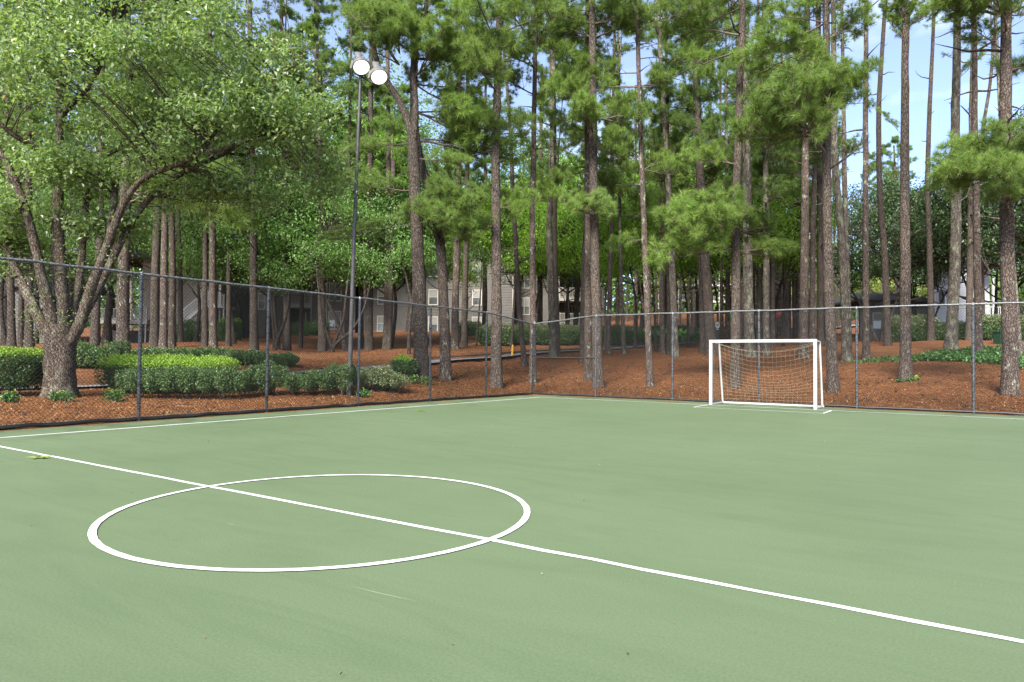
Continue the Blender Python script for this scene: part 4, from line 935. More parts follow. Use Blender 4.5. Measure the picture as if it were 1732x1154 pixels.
class House:
    """parts in a local frame: x along the front, y away from the camera, z up"""
    def __init__(s, name, label, cat, u, v, d, turn=0.0, group=None):
        p = at(u, v, d); s.loc = np.array([p[0], p[1], p[2]])
        s.root = thing(name, label, cat, s.loc, -YAW + turn, group)
    def siding(s, x0, x1, y, z0, z1, mat, course=.2, depth=.25, side=True, name='wall'):
        g = Geo(); n = max(1, int(round((z1-z0)/course))); V = []; Fc = []
        for k in range(n):
            za, zb = z0+(z1-z0)*k/n, z0+(z1-z0)*(k+1)/n
            V += [(x0, y-.03, za), (x1, y-.03, za), (x0, y, zb), (x1, y, zb)]
        for k in range(n):
            b_ = 4*k; Fc.append((b_, b_+1, b_+3, b_+2))
            if k < n-1: Fc.append((b_+2, b_+3, b_+5, b_+4))
        g.add(V, Fc)
        g.box((x0, y+.003, z0), (x1, y+depth, z1))
        return g.build(name, mat, s.root)
    def window(s, x, y, z, w, h, trim, mull=False, shutter=None, blind=True):
        g = Geo(); t = .09
        for lo, hi in (((x-w/2-t, y-.07, z-t), (x+w/2+t, y-.035, z)), ((x-w/2-t, y-.07, z+h), (x+w/2+t, y-.035, z+h+t)), ((x-w/2-t, y-.07, z+.002), (x-w/2, y-.035, z+h-.002)), ((x+w/2, y-.07, z+.002), (x+w/2+t, y-.035, z+h-.002)), ((x-w/2+.002, y-.065, z+h*.5-.025), (x+w/2-.002, y-.04, z+h*.5+.025))): g.box(lo, hi)
        if mull: g.box((x-.04, y-.068, z+.003), (x+.04, y-.036, z+h-.003))
        f = g.build('window', trim, s.root)
        gp_ = Geo(); gp_.box((x-w/2+.001, y-.05, z+.001), (x+w/2-.001, y-.034, z+h-.001)); gp_.build('pane', m_glass, f)
        if blind:
            gb = Geo(); gb.box((x-w/2+.01, y-.056, z+h*.52), (x+w/2-.01, y-.0505, z+h-.004)); gb.build('blind', m_blind, f)
        if shutter:
            for sx_ in shutter:
                xa = x + sx_*(w/2+t+.22)
                gs = Geo(); gs.box((xa-.2, y-.075, z-.05), (xa+.2, y-.034, z+h+.05)); gs.build('shutter', m_shut, s.root)
    def railing(s, p, q, h, mat, step=.13, slab=True, name='railing'):
        p = np.array(p, float); q = np.array(q, float); L = np.linalg.norm(q-p); up = np.array([0, 0, 1.0])
        g = Geo(); g.bar(p+up*h, q+up*h, .09, .07); g.bar(p+up*.1, q+up*.1, .06, .07); o = g.build(name, mat, s.root)
        gb = Geo()
        for k in range(1, int(L/step)):
            c = p+(q-p)*k/int(L/step); gb.bar(c+up*.14, c+up*(h-.04), .04)
        gb.build('balusters', mat, o, kind='stuff')
        for e in (p, q):
            ge = Geo(); ge.bar(e, e+up*(h+.12), .1); ge.build('post', mat, o)
    def part(s, name, mat, *boxes):
        g = Geo()
        for lo, hi in boxes: g.box(lo, hi)
        return g.build(name, mat, s.root)
    def roof(s, x0, x1, y0, y1, z, h, ov=.5, mat=None, hip=1.5):
        x0 -= ov; x1 += ov; y0 -= ov; y1 += ov; ym = (y0+y1)/2
        V = [(x0, y0, z), (x1, y0, z), (x1, y1, z), (x0, y1, z), (x0+hip, ym, z+h), (x1-hip, ym, z+h), (x0, y0, z-.18), (x1, y0, z-.18), (x1, y1, z-.18), (x0, y1, z-.18)]
        g = Geo(); g.add(V[:6], [(0, 1, 5, 4), (2, 3, 4, 5)]); g.add(V[:6], [(1, 2, 5), (3, 0, 4)]); g.add(V, [(0, 6, 7, 1), (1, 7, 8, 2), (2, 8, 9, 3), (3, 9, 6, 0), (6, 9, 8, 7)])
        g.build('roof', mat or m_roof, s.root)

# grey three storey building in the middle; 1 m = 16.17 photo pixels at its front
H = House('apartment_building', 'Grey sided three storey apartment building with cream window trim behind the pines', 'building', 605, 567, 71)
k = 71/F
def hx(u): return (u-605)*k
def hz(v): return (567-v)*k
H.siding(0, hx(866), 0, .55, 10.4, m_sid_grey, .27)
H.part('foundation', m_brick, ((0, -.02, -2.5), (hx(866), .3, .55)))
for v_, in ((467,), (515,), (561,)):
    zz_ = hz(v_)+.1
    for u_ in (647, 732, 806): H.window(hx(u_), 0, zz_, .85 if u_ != 647 else 1.0, 1.5, m_trim)
H.part('corner_trim', m_trim, ((hx(661), -.06, .5), (hx(663.5), -.002, 10.4)), ((hx(866), -.08, .2), (hx(869.5), .3, 10.4)))
# right wing, set back
H.siding(hx(870), hx(945), 3.2, .6, 10.6, m_sid_grey, .27)
H.part('side_wall', m_sid_dark, ((hx(866)+.02, .31, .3), (hx(866)+.2, 3.19, 10.4)))
for v_ in (478, 525, 572):
    z_ = hz(v_)
    H.window(hx(887), 3.2, z_, 1.1, 1.75, m_trim, True); H.window(hx(910), 3.2, z_, .8, 1.7, m_trim)
H.part('porch_recess', m_sid_dark, ((hx(949), 5.4, -1), (hx(1000), 5.6, 10.6)))
H.part('porch_side_wall', m_sid_grey, ((hx(1000), 2.6, -1), (hx(1003), 5.39, 10.6)))
for z_ in (hz(541), hz(496)):
    H.part('balcony_floor', m_trim, ((hx(949), 2.7, z_-.32), (hx(1000), 5.39, z_)))
    H.railing((hx(949.5), 2.85, z_), (hx(999), 2.85, z_), 1.1, m_trim)
H.part('balcony_post', m_trim, ((hx(946), 2.75, -1.0), (hx(948.5), 2.95, 10.4)))
H.window(hx(975), 5.4, hz(541)+.1, 1.5, 2.0, m_trim, True, blind=False); H.window(hx(975), 5.4, hz(496)+.1, 1.5, 2.0, m_trim, True, blind=False)
# left wing with balcony
H.siding(hx(533), -.03, -1.2, .55, 10.4, m_sid_grey, .27)
H.part('wing_foundation', m_brick, ((hx(533), -1.22, -2.5), (-.03, -.9, .55)))
for v_ in (559, 512, 465): H.window(hx(571), -1.2, hz(v_)+.1, 1.15, 1.75, m_trim, True)
H.part('wing_trim', m_trim, ((hx(555.5), -1.26, .3), (hx(558), -1.235, 10.4)), ((hx(600), -1.26, .3), (hx(602.5), -1.235, 10.4)))
H.part('recess_wall', m_sid_dark, ((hx(440), 1.6, -1.2), (hx(533)-.01, 1.8, 10.4)))
for z_ in (hz(517), hz(470)):
    H.part('balcony_floor', m_trim, ((hx(490), -1.1, z_-.35), (hx(530), 1.59, z_)))
    H.railing((hx(491), -1.0, z_), (hx(529.5), -1.0, z_), 1.2, m_trim)
H.part('balcony_post', m_trim, ((hx(530), -1.12, -.8), (hx(531.6), -.98, 10.2)), ((hx(490), -1.12, -.8), (hx(491.3), -.98, 10.2)))
H.part('patio_door', m_trim, ((hx(508), 1.5, 0.0), (hx(510), 1.59, 2.4)), ((hx(528), 1.5, 0), (hx(529), 1.59, 2.4)))
H.siding(hx(425), hx(488), .2, -.5, 10.4, m_sid_grey, .27)
H.window(hx(446), .2, hz(524), 1.3, 1.6, m_trim, True)
H.roof(hx(425), hx(1003), -1.2, 12, 10.62, 3.2)
H.part('back_wall', m_sid_dark, ((hx(425), 11.5, -1), (hx(1003), 11.8, 10.6)), ((hx(425), 5.7, -1), (hx(425)+.2, 11.4, 10.6)))

# beige house with deck and stairs; 1 m = 17.1 px
H = House('apartment_house', 'Beige house with a wooden deck and white outside stairs on the left', 'building', 168, 584, 67)
k = 67/F
def hx(u): return (u-168)*k
def hz(v): return (584-v)*k
H.siding(hx(216), hx(352), 2.4, 1.6, 9.0, m_sid_beige, .24)
H.part('corner_trim', m_trimw, ((hx(283), 2.3, .3), (hx(285), 2.36, 9.0)), ((hx(352), 2.3, .3), (hx(354.5), 2.6, 9.0)))
H.part('basement_wall', m_dark_in, ((hx(160), 2.5, -2), (hx(352), 2.7, 1.58)))
H.part('deck_floor', m_trim, ((hx(166), -.9, hz(548)), (hx(256), 2.36, hz(541))))
H.railing((hx(167), -.8, hz(541)), (hx(208), -.8, hz(541)), 1.05, m_trim)
H.railing((hx(209.5), -.8, hz(541)), (hx(254), -.8, hz(541)), 1.05, m_trim)
for u_ in (175, 210, 252): H.part('deck_post', m_trim, ((hx(u_)-.07, -.75, -1.5), (hx(u_)+.07, -.6, hz(548))))
def stair(x0, z0, x1, z1_, y):
    g = Geo(); n = 14
    for i_ in range(n):
        xa, za = x0+(x1-x0)*i_/n, z0+(z1_-z0)*(i_+1)/n
        g.box((xa, y, za-.06), (xa+(x1-x0)/n+.04, y+1.1, za))
    g.build('stair_treads', m_trimw, H.root, kind='stuff')
    g = Geo(); g.bar((x0, y-.04, z0-.15), (x1, y-.04, z1_-.1), .06, .34); g.build('stringer', m_trimw, H.root)
    up = np.array([0, 0, 1.0]); a_, b_ = np.array([x0, y-.05, z0+.12]), np.array([x1, y-.05, z1_+.12])
    g = Geo(); g.bar(a_+up*1.0, b_+up*1.0, .07, .16); o = g.build('stair_rail', m_trimw, H.root)
    g = Geo()
    for i_ in range(1, 18):
        c = a_+(b_-a_)*i_/18; g.bar(c+up*.02, c+up*.95, .05)
    g.build('balusters', m_trimw, o, kind='stuff')
stair(hx(311), hz(543), hx(345), hz(515), -.4)
H.part('landing_floor', m_trimw, ((hx(345), -.5, hz(519)), (hx(381), 2.3, hz(515))))
H.railing((hx(354), -.45, hz(515)), (hx(380.5), -.45, hz(515)), 1.0, m_trimw)
H.part('landing_post', m_trimw, ((hx(379), -.5, -.5), (hx(381.5), -.35, hz(519))), ((hx(352), -.5, -.5), (hx(353.5), -.35, hz(497))))
H.window(hx(330), 2.4, hz(500), 1.0, 1.6, m_trimw)
H.roof(hx(150), hx(354), 2.4, 12, 9.1, 2.8)
H.part('side_wall', m_sid_beige, ((hx(352)-.2, 2.7, -1), (hx(352)-.02, 11.5, 9)))

# pale block at the far left
H = House('apartment_house', 'Pale house barely seen through the trunks at the far left', 'building', -30, 588, 66); k = 66/F
H.siding(-2, 7.2, 0, -.5, 6.0, m_sid_grey, .24); H.part('corner_trim', m_trimw, ((2.1, -.1, -.5), (2.3, -.035, 6)), ((7.2, -.1, -.5), (7.35, .2, 6.0)))
H.window(4.3, 0, .9, .9, 1.5, m_trimw); H.roof(-2, 7.3, 0, 8, 6.1, 2.4)

# white house on the right, grey cottage beside it
H = House('white_house', 'White sided house with a dark shutter behind the right hand hedge', 'house', 1583, 575, 57); k = 57/F
def hx(u): return (u-1583)*k
def hz(v): return (575-v)*k
H.siding(0, hx(1636), 0, .1, 6.4, m_sid_white, .2)
H.window(hx(1605), 0, hz(514), .55, .95, m_trimw, shutter=(-1,))
H.part('corner_trim', m_trimw, ((-.13, -.05, .1), (0, .25, 6.4)), ((hx(1636), -.05, .1), (hx(1636)+.13, .25, 6.4)))
H.part('porch_wall', m_sid_white, ((hx(1636)+.14, 1.8, .1), (hx(1700), 2.0, 6.2)))
H.part('porch_floor', m_trimw, ((hx(1637)+.14, -.2, hz(545)), (hx(1700), 1.79, hz(538))))
H.part('porch_steps', m_trimw, ((hx(1661), -.9, hz(556)), (hx(1682), -.56, hz(551))), ((hx(1662), -.55, hz(551)), (hx(1681), -.21, hz(546))))
H.railing((hx(1664), -.1, hz(538)), (hx(1698), -.1, hz(538)), .95, m_trimw, .16)
H.part('porch_post', m_trimw, ((hx(1660), -.15, hz(538)), (hx(1662.5), .0, hz(470))), ((hx(1678), -.15, hz(538)), (hx(1680.5), .0, hz(470))), ((hx(1697), -.15, hz(538)), (hx(1699.5), .0, hz(470))))
H.roof(0, hx(1700), 0, 8, 6.5, 2.6)
H = House('grey_cottage', 'Low dark grey cottage in the shade of the evergreens', 'house', 1455, 578, 60); k = 60/F
H.siding(0, 6.55, 0, 0, 3.6, m_sid_dark, .2); H.window(4.7, 0, 1.35, 1.7, 1.1, m_trim, True, blind=False); H.part('window_sill', m_trim, ((3.6, -.16, 1.15), (5.8, -.075, 1.25))); H.roof(0, 6.5, 0, 7, 3.7, 1.0)
H.window(1.6, 0, 1.2, .9, 1.3, m_trim)

# far white building with balconies
H = House('apartment_building', 'Far building with white balconies above the orange bank left of the goal', 'building', 1110, 530, 122); k = 122/F
def hx(u): return (u-1110)*k
def hz(v): return (530-v)*k
H.siding(hx(1112), hx(1122), -1.4, 0, 9.5, m_sid_white, .25); H.window(hx(1115), -1.4, .8, .9, 3.2, m_trimw)
H.part('wall', m_sid_grey, ((hx(1122), 1.4, -1), (hx(1262), 1.6, 9.5)))
H.part('balcony_floor', m_trimw, ((hx(1143), -1.4, hz(512)), (hx(1255), 1.39, hz(509))), ((hx(1143), -1.4, hz(484)), (hx(1255), 1.39, hz(481))))
H.railing((hx(1144), -1.3, hz(509)), (hx(1178), -1.3, hz(509)), 1.0, m_trimw, .25); H.railing((hx(1180), -1.3, hz(509)), (hx(1254), -1.3, hz(509)), 1.0, m_trimw, .25)
H.part('porch_post', m_trimw, *[((hx(u_)-.17, -1.35, -.6), (hx(u_)+.17, -1.05, 9.2)) for u_ in (1146, 1177, 1214, 1253)])
for u_ in (1160, 1195, 1235): H.window(hx(u_), 1.4, .1, 1.8, 2.0, m_trimw, True, blind=False)
H.roof(hx(1110), hx(1262), -1.4, 10, 9.6, 3)

# ------------------------------------------------------------------ hedges and shrubs
HG = 'clipped hedges and shrubs'
def shrub(label, pts, rx, ry, h, n, leaf, mat, top=None, stems=7, leg=.22, box=.6, name='hedge', cat='hedge', grp=None, topfrac=.86):
    """clipped shrub: lumps of leaves along plan points; leg = bare stem height"""
    pts = [np.asarray(p) for p in pts]; b = np.mean(pts, 0); root = thing(name, label, cat, b, 0, grp)
    gl, gs = Geo(), Geo(); Pt, N_ = [], []
    m = len(pts); per = n//m
    for p in pts:
        hh = h*rng.uniform(.95, 1.05) if top is not None else h*rng.uniform(.74, 1.14); c = np.array([0, 0, leg+(hh-leg)/2])
        d = unit(per); p_ = 2.0+(1-(box if top is not None else max(box, .8)))*6; e = d/(np.abs(d)**p_).sum(1, keepdims=True)**(1/p_)
        s = 1-.4*rng.random((per, 1))**2.2
        lump = 1+(.10 if top is not None else .2)*np.sin(d[:, :1]*7+p[0]*3)+.08*np.sin(d[:, 1:2]*9+p[1]*5)
        q0 = e*s*lump*np.array([rx, ry, (hh-leg)/2]); fl_ = _fw[:2]/np.linalg.norm(_fw[:2])
        q = c + np.column_stack([q0[:, 0]*_r0[0]+q0[:, 1]*fl_[0], q0[:, 0]*_r0[1]+q0[:, 1]*fl_[1], q0[:, 2]])
        Pt.append(p-b+q)
        for k_ in range(stems):
            a_ = rng.uniform(0, 6.28); rr = rng.uniform(.1, .3)
            gs.tube(curve(p-b+[math.cos(a_)*rx*rr, math.sin(a_)*ry*rr, -.08], (math.cos(a_)*.6, math.sin(a_)*.6, 1), (leg+(hh-leg)*.6), 5, 0, .15), [.022, .018, .014, .010, .006], 4, 0, cap=False)
    Pt = np.concatenate(Pt)
    V, Fc = leaves(Pt, leaf*(.65+.7*rng.random(len(Pt))), up=.5, wid=.6)
    if top is None: gl.add(V, Fc)
    else:
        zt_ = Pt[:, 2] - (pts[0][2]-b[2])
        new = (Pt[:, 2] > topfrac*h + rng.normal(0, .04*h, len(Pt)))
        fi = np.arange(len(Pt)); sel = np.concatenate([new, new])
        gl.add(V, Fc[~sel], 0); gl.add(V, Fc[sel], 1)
    gs.build('stems', m_bark_dark, root, kind='stuff')
    gl.build('foliage', [mat] + ([top] if top else []), root, kind='stuff')
    return root
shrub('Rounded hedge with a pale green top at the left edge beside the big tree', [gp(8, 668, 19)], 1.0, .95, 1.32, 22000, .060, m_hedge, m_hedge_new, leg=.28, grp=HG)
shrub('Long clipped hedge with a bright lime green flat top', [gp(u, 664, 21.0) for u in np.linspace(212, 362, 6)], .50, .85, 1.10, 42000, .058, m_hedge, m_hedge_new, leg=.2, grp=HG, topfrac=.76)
shrub('Loose dark hedge in front of the lime topped one', [gp(u, 676, 19.3) for u in np.linspace(232, 385, 5)], .42, .5, .84, 15000, .058, m_hedge, None, leg=.25, grp=HG)
shrub('Loose dull green hedge running to the lamp pole', [gp(u+rng.normal(0, 5), 671-.02*(u-430)+rng.normal(0, 2), 20.2+.006*(u-430)) for u in np.linspace(418, 580, 5)], .46, .55, .86, 19000, .06, m_hedge, None, leg=.2, grp=HG)
shrub('Grey green hedge thinning out to the right of the lamp pole', [gp(u, 661, 22.2) for u in np.linspace(606, 668, 4)], .36, .5, .82, 7500, .06, m_hedge_olive, None, leg=.2, grp=HG)
shrub('Small round bright shrub left of the thick forked pine', [gp(680, 632, 25.5), gp(687, 633, 25.4), gp(684, 630, 25.6)], .40, .4, .80, 4200, .075, m_hedge, m_hedge_new, stems=9, leg=.15, box=1.0, name='shrub', cat='shrub', topfrac=.84, grp=HG)
shrub('Dark low hedge behind the big many stemmed tree', [gp(u, 624, 27.5) for u in np.linspace(132, 196, 4)], .5, .6, .95, 12000, .075, m_hedge, None, leg=.12, grp=HG)
shrub('Dark low hedge behind the lime topped hedge', [gp(u, 611, 30) for u in np.linspace(226, 385, 7)], .5, .6, .55, 16000, .08, m_hedge, None, leg=.1, grp=HG)
shrub('Dark low hedge by the second fence post on the left', [gp(u, 616, 29) for u in np.linspace(405, 482, 4)], .5, .6, .58, 10000, .08, m_hedge, None, leg=.1, grp=HG)
shrub('Dark bush at the foot of the white stairs', [gp(u, 580, 60) for u in np.linspace(318, 372, 4)], 1.0, 1.0, 1.7, 8000, .15, m_hedge, None, leg=.1, grp=HG)
shrub('Bright bush beside the stair landing post', [gp(388, 578, 58)], .9, .9, 1.9, 2500, .15, m_hedge, m_hedge_new, leg=.1, grp=HG)
shrub('Dark bush under the balcony of the grey building', [gp(u, 566, 66) for u in (512, 525, 540)], .9, .9, 1.5, 5000, .15, m_hedge, None, leg=.1, grp=HG)
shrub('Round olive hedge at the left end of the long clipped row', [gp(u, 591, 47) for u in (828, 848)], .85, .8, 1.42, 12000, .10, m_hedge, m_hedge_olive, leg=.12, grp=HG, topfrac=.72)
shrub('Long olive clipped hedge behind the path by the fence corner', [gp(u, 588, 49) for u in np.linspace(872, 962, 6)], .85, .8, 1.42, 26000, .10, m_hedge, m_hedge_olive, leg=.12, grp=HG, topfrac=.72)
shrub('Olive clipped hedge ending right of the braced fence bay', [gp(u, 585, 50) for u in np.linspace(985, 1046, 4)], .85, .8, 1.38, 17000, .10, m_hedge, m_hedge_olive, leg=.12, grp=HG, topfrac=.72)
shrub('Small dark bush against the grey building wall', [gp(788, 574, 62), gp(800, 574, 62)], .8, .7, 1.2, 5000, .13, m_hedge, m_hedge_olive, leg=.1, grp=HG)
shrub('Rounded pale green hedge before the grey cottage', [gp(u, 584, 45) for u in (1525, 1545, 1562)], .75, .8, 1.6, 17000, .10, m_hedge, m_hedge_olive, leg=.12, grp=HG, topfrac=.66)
shrub('Dark hedge under the white house wall', [gp(u, 581, 47) for u in (1590, 1606, 1622, 1638)], .7, .7, 1.3, 15000, .10, m_hedge, None, leg=.12, grp=HG)
shrub('Wide green hedge behind the green utility box', [gp(u, 588, 42) for u in (1668, 1688, 1710, 1735)], .75, .8, 1.55, 20000, .10, m_hedge, m_hedge_olive, leg=.12, grp=HG, topfrac=.75)
for u, v, d, h, w, lab in [(112, 690, 17.6, .30, .30, 'Low sprout of fresh green leaves in front of the big tree'), (4, 686, 17.0, .34, .24, 'Yellowish weed under the round hedge'), (192, 684, 18.0, .40, .34, 'Leafy weed at the left foot of the lime topped hedge'), (618, 668, 20.8, .26, .3, 'Green weed at the foot of the fence post by the lamp pole'), (648, 656, 22.3, .36, .42, 'Straggling green weed under the thinning hedge'), (710, 652, 24.4, .36, .46, 'Grassy green weed clump at the foot of the thick forked pine'), (1540, 648, 24.7, .16, .2, 'Tuft of ivy at the flared foot of the forked Y pine')]:
    shrub(lab, [gp(u+rng.normal(0, 9), v+rng.normal(0, 2), d) for _ in range(4)], w*.5, w*.5, h*.85, 260, .08, m_ivy, m_hedge_new, stems=3, leg=.02, box=1.0, name='weed', cat='weed', topfrac=.95, grp='weeds along the fence')
# ivy beds
def ivy(label, poly, n, size, z=.12):
    Q = np.array([at(*q)[:2] for q in poly]); lo, hi = Q.min(0), Q.max(0); S = []
    while len(S) < n:
        c = lo + rng.random((n*2, 2))*(hi-lo); ins = np.zeros(len(c), bool); j = len(Q)-1
        for i in range(len(Q)):
            a_, b_ = Q[i], Q[j]
            cond = ((a_[1] > c[:, 1]) != (b_[1] > c[:, 1])) & (c[:, 0] < (b_[0]-a_[0])*(c[:, 1]-a_[1])/(b_[1]-a_[1]+1e-12)+a_[0])
            ins ^= cond; j = i
        S += list(c[ins])
    S = np.array(S[:n]); S += rng.normal(0, .25, S.shape)
    zz_ = zt(S[:, 0], S[:, 1]) + z*rng.random(n)*(1+.8*np.sin(S[:, 0]*2.1)*np.sin(S[:, 1]*1.7))+.02
    g = Geo(); V, Fc = leaves(np.column_stack([S, zz_]), size*(.6+.8*rng.random(n)), up=1.6, wid=.8); g.add(V, Fc)
    g.build('ivy', m_ivy, kind='stuff', label=label)
ivy('ivy bed on the right behind the fence', [(1535, 611, 30), (1580, 604, 32), (1650, 601, 33), (1800, 600, 34), (1800, 648, 24), (1740, 645, 25), (1690, 634, 26.5), (1640, 624, 28), (1560, 616, 29.5)], 15000, .13, .2)
ivy('thin ivy strip between the lichen pines and the ivy bed', [(1430, 613, 31.8), (1470, 607, 32.6), (1540, 606, 31.5), (1540, 614, 29.8), (1470, 614, 31.2)], 450, .12)
ivy('ivy bank left of the goal', [(1050, 584, 53), (1120, 582, 55), (1188, 580, 57), (1190, 560, 72), (1110, 560, 74), (1060, 562, 72)], 16000, .24, .35)
ivy('green ground cover beside the far road', [(1236, 553, 88), (1262, 553, 88), (1262, 540, 105), (1236, 540, 105)], 2500, .4, .5)

# ------------------------------------------------------------------ pine straw and leaf litter
def scatter_xy(n):
    S = []
    while len(S) < n:
        c = np.stack([rng.uniform(-17, 24, n), rng.uniform(-24, 17, n)], 1)
        out = ((c[:, 0] < -.05) & (c[:, 1] < 16)) | ((c[:, 1] > .05))
        dd = np.hypot(np.minimum(c[:, 0], 0), np.maximum(c[:, 1], 0))
        keep = out & (rng.random(n) < np.exp(-np.maximum(dd-3, 0)/9))
        S += list(c[keep])
    return np.array(S[:n])
def straw(n, length, w):
    S = scatter_xy(n); z = zt(S[:, 0], S[:, 1])+.006+.02*rng.random(n)
    a_ = rng.uniform(0, 2*math.pi, n); d = np.stack([np.cos(a_), np.sin(a_), rng.normal(.02, .16, n)], 1); d = nrm(d)
    S3 = np.column_stack([S, z]); sd = np.stack([-np.sin(a_), np.cos(a_), np.zeros(n)], 1)*w/2
    L = length*(.6+.7*rng.random((n, 1)))
    V = np.stack([S3-sd, S3+sd, S3+d*L], 1).reshape(-1, 3)
    g = Geo(); g.add(V, np.arange(n*3).reshape(-1, 3)); return g
straw(330000, .2, .014).build('pine_straw', m_straw, kind='stuff', label='fallen pine straw')
S = scatter_xy(9000); g = Geo(); V, Fc = leaves(np.column_stack([S, zt(S[:, 0], S[:, 1])+.02]), .07*(.5+.9*rng.random(len(S))), up=2.2, wid=.6); g.add(V, Fc); g.build('leaf_litter', m_litter, kind='stuff', label='dry fallen leaves on the pine straw')
S = scatter_xy(260); g = Geo()
for x, y in S:
    a_ = rng.uniform(0, 6.28); c_ = curve((x, y, z1(x, y)+.02), (math.cos(a_), math.sin(a_), rng.normal(0, .05)), rng.choice([.25, .5, 1.1], p=[.5, .35, .15]), 5, 0, .2); g.tube(c_, np.linspace(.012, .005, 5), 4, 0, cap=False)
g.build('fallen_twigs', m_bark_dark, kind='stuff', label='fallen twigs on the pine straw')
S = scatter_xy(300); g = Geo()
for x, y in S: g.tube(np.array([(0, 0, -.045), (0, 0, -.02), (0, 0, .02), (0, 0, .05)])@np.array([[0, 0, 1], [0, 1, 0], [1, 0, 0]]).T+[x, y, z1(x, y)+.035], [.012, .032, .03, .008], 6, 0, wob=.1)
g.build('pine_cones', m_bark_red, kind='stuff', label='pine cones on the ground')
# straw blown onto the court edge
n = 3000; xx = np.where(rng.random(n) < .5, 1, 0)
Sx = np.where(xx, rng.exponential(.12, n)+.02, rng.uniform(0, 18, n)); Sy = np.where(xx, rng.uniform(-20, 0, n), -rng.exponential(.12, n)-.02)
a_ = rng.uniform(0, 6.28, n); d = np.stack([np.cos(a_), np.sin(a_), np.full(n, .03)], 1)*.1; S3 = np.column_stack([Sx, Sy, np.full(n, .008)]); sd = np.stack([-np.sin(a_), np.cos(a_), np.zeros(n)], 1)*.004
g = Geo(); g.add(np.stack([S3-sd, S3+sd, S3+d], 1).reshape(-1, 3), np.arange(n*3).reshape(-1, 3)); g.build('court_edge_debris', m_straw, kind='stuff', label='needles blown onto the court edge')

# ------------------------------------------------------------------ chain link fences
def fence(label, stations, mid=None):
    """stations: (x, y, top height) of the posts in order"""
    root = thing('chain_link_fence', label, 'fence', (stations[0][0], stations[0][1], 0)); o0 = np.array([stations[0][0], stations[0][1], 0.0])
    St = [np.array(s, float)-[o0[0], o0[1], 0] for s in stations]
    for k, s in enumerate(St):
        if label.startswith('Right') and k == 0: continue
        g = Geo(); r = .048 if (k == 0) else .034
        lean = rng.normal(0, .012, 2)
        g.tube([(s[0], s[1], -.1), (s[0]+lean[0]*.5, s[1]+lean[1]*.5, s[2]*.5), (s[0]+lean[0], s[1]+lean[1], s[2]-.02)], r, 12)
        p = g.build('post', m_post, root)
        g = Geo(); g.tube([(s[0]+lean[0], s[1]+lean[1], s[2]-.03), (s[0]+lean[0], s[1]+lean[1], s[2]+.035)], [r*1.25, r*.8], 10); g.build('post_cap', m_rail, p)
        g = Geo()
        for z in np.arange(.35, s[2]-.1, .38): g.tube([(s[0], s[1], z), (s[0], s[1], z+.018)], r*1.16, 8)
        g.build('wire_ties', m_wire, p, kind='stuff')
    for k, (a_, b_) in enumerate(zip(St[:-1], St[1:])):
        d = np.array([b_[0]-a_[0], b_[1]-a_[1], 0]); L = np.linalg.norm(d); d /= L; nrm_ = np.array([-d[1], d[0], 0])
        A_ = np.array([a_[0], a_[1], a_[2]]); B_ = np.array([b_[0], b_[1], b_[2]])
        tt = np.linspace(0, 1, 9)[:, None]; wob = rng.normal(0, .007, (9, 3)); wob[0] = wob[-1] = 0
        g = Geo(); g.tube(A_+(B_-A_)*tt+wob, .027, 8); g.build('top_rail', m_rail, root)
        g = Geo(); lo = A_.copy(); lo[2] = .055; hi = B_.copy(); hi[2] = .055
        g.tube(lo+(hi-lo)*tt+wob*1.6, .036, 8); g.build('bottom_rail', m_brail, root)
        g = Geo(); up_ = np.array([0, 0, 1.0]); g.tube(np.array([A_-up_*.11, B_-up_*.11])+nrm_*.03, .003, 4); g.build('tension_wire', m_wire, root)
        # the mesh: two families of diagonal wires, crossing
        g = Geo(); zb = .07; Hh = 2.95-zb; s_ = .074; V = []
        for fam in (1, -1):
            off = nrm_*(.038 + .002*fam)
            for c0 in np.arange(-Hh, L, s_):
                x0, x1 = max(0, c0), min(L, c0+Hh)
                if x1-x0 < .02: continue
                m_ = max(1, int((x1-x0)/.55)); xs2 = np.linspace(x0, x1, m_+1)
                for xa, xb in zip(xs2[:-1], xs2[1:]):
                    e = []
                    for x in (xa, xb):
                        zr = (x-c0) if fam == 1 else Hh-(x-c0)
                        ztop = A_[2]+(B_[2]-A_[2])*x/L
                        e.append(np.array([A_[0], A_[1], 0])+d*x+off+np.array([0, 0, zb+zr*(ztop-zb)/Hh]))
                    V.append(e)
        V = np.array(V); dirs = nrm(V[:, 1]-V[:, 0]); ax = np.cross(dirs, nrm_); r = .0026
        ring = [ax*r, -ax*r*.5+nrm_*r*.87, -ax*r*.5-nrm_*r*.87]
        VV = np.stack([V[:, 0]+q for q in ring]+[V[:, 1]+q for q in ring], 1).reshape(-1, 3)
        kk = np.arange(len(V))[:, None]*6
        FF = np.concatenate([kk+[0, 1, 4, 3], kk+[1, 2, 5, 4], kk+[2, 0, 3, 5]])
        g.add(VV, FF); g.build('chain_link_mesh', m_wire, root, kind='stuff')
    if mid:
        a_, b_, z = mid; g = Geo(); A_, B_ = St[a_].copy(), St[b_].copy(); A_[2] = B_[2] = z; g.tube(np.array([A_, B_]), .024, 8); g.build('brace_rail', m_brail, root)
    return root
fence('Left hand black chain link fence, running from the corner past the lamp pole', [(0, 0, 2.70), (0, -3.08, 2.94), (0, -6.02, 2.95), (0, -8.99, 2.95), (0, -11.90, 2.95), (0, -14.88, 2.95), (0, -17.85, 2.95), (0, -20.8, 2.95)])
fence('Right hand black chain link fence, running behind the goal', [(0, 0, 2.70), (2.64, 0, 2.95), (5.51, 0, 2.95), (8.34, 0, 2.95), (11.09, 0, 2.95), (13.90, 0, 2.95), (16.7, 0, 2.95), (18.3, 0, 2.95)], mid=(0, 1, 1.42))

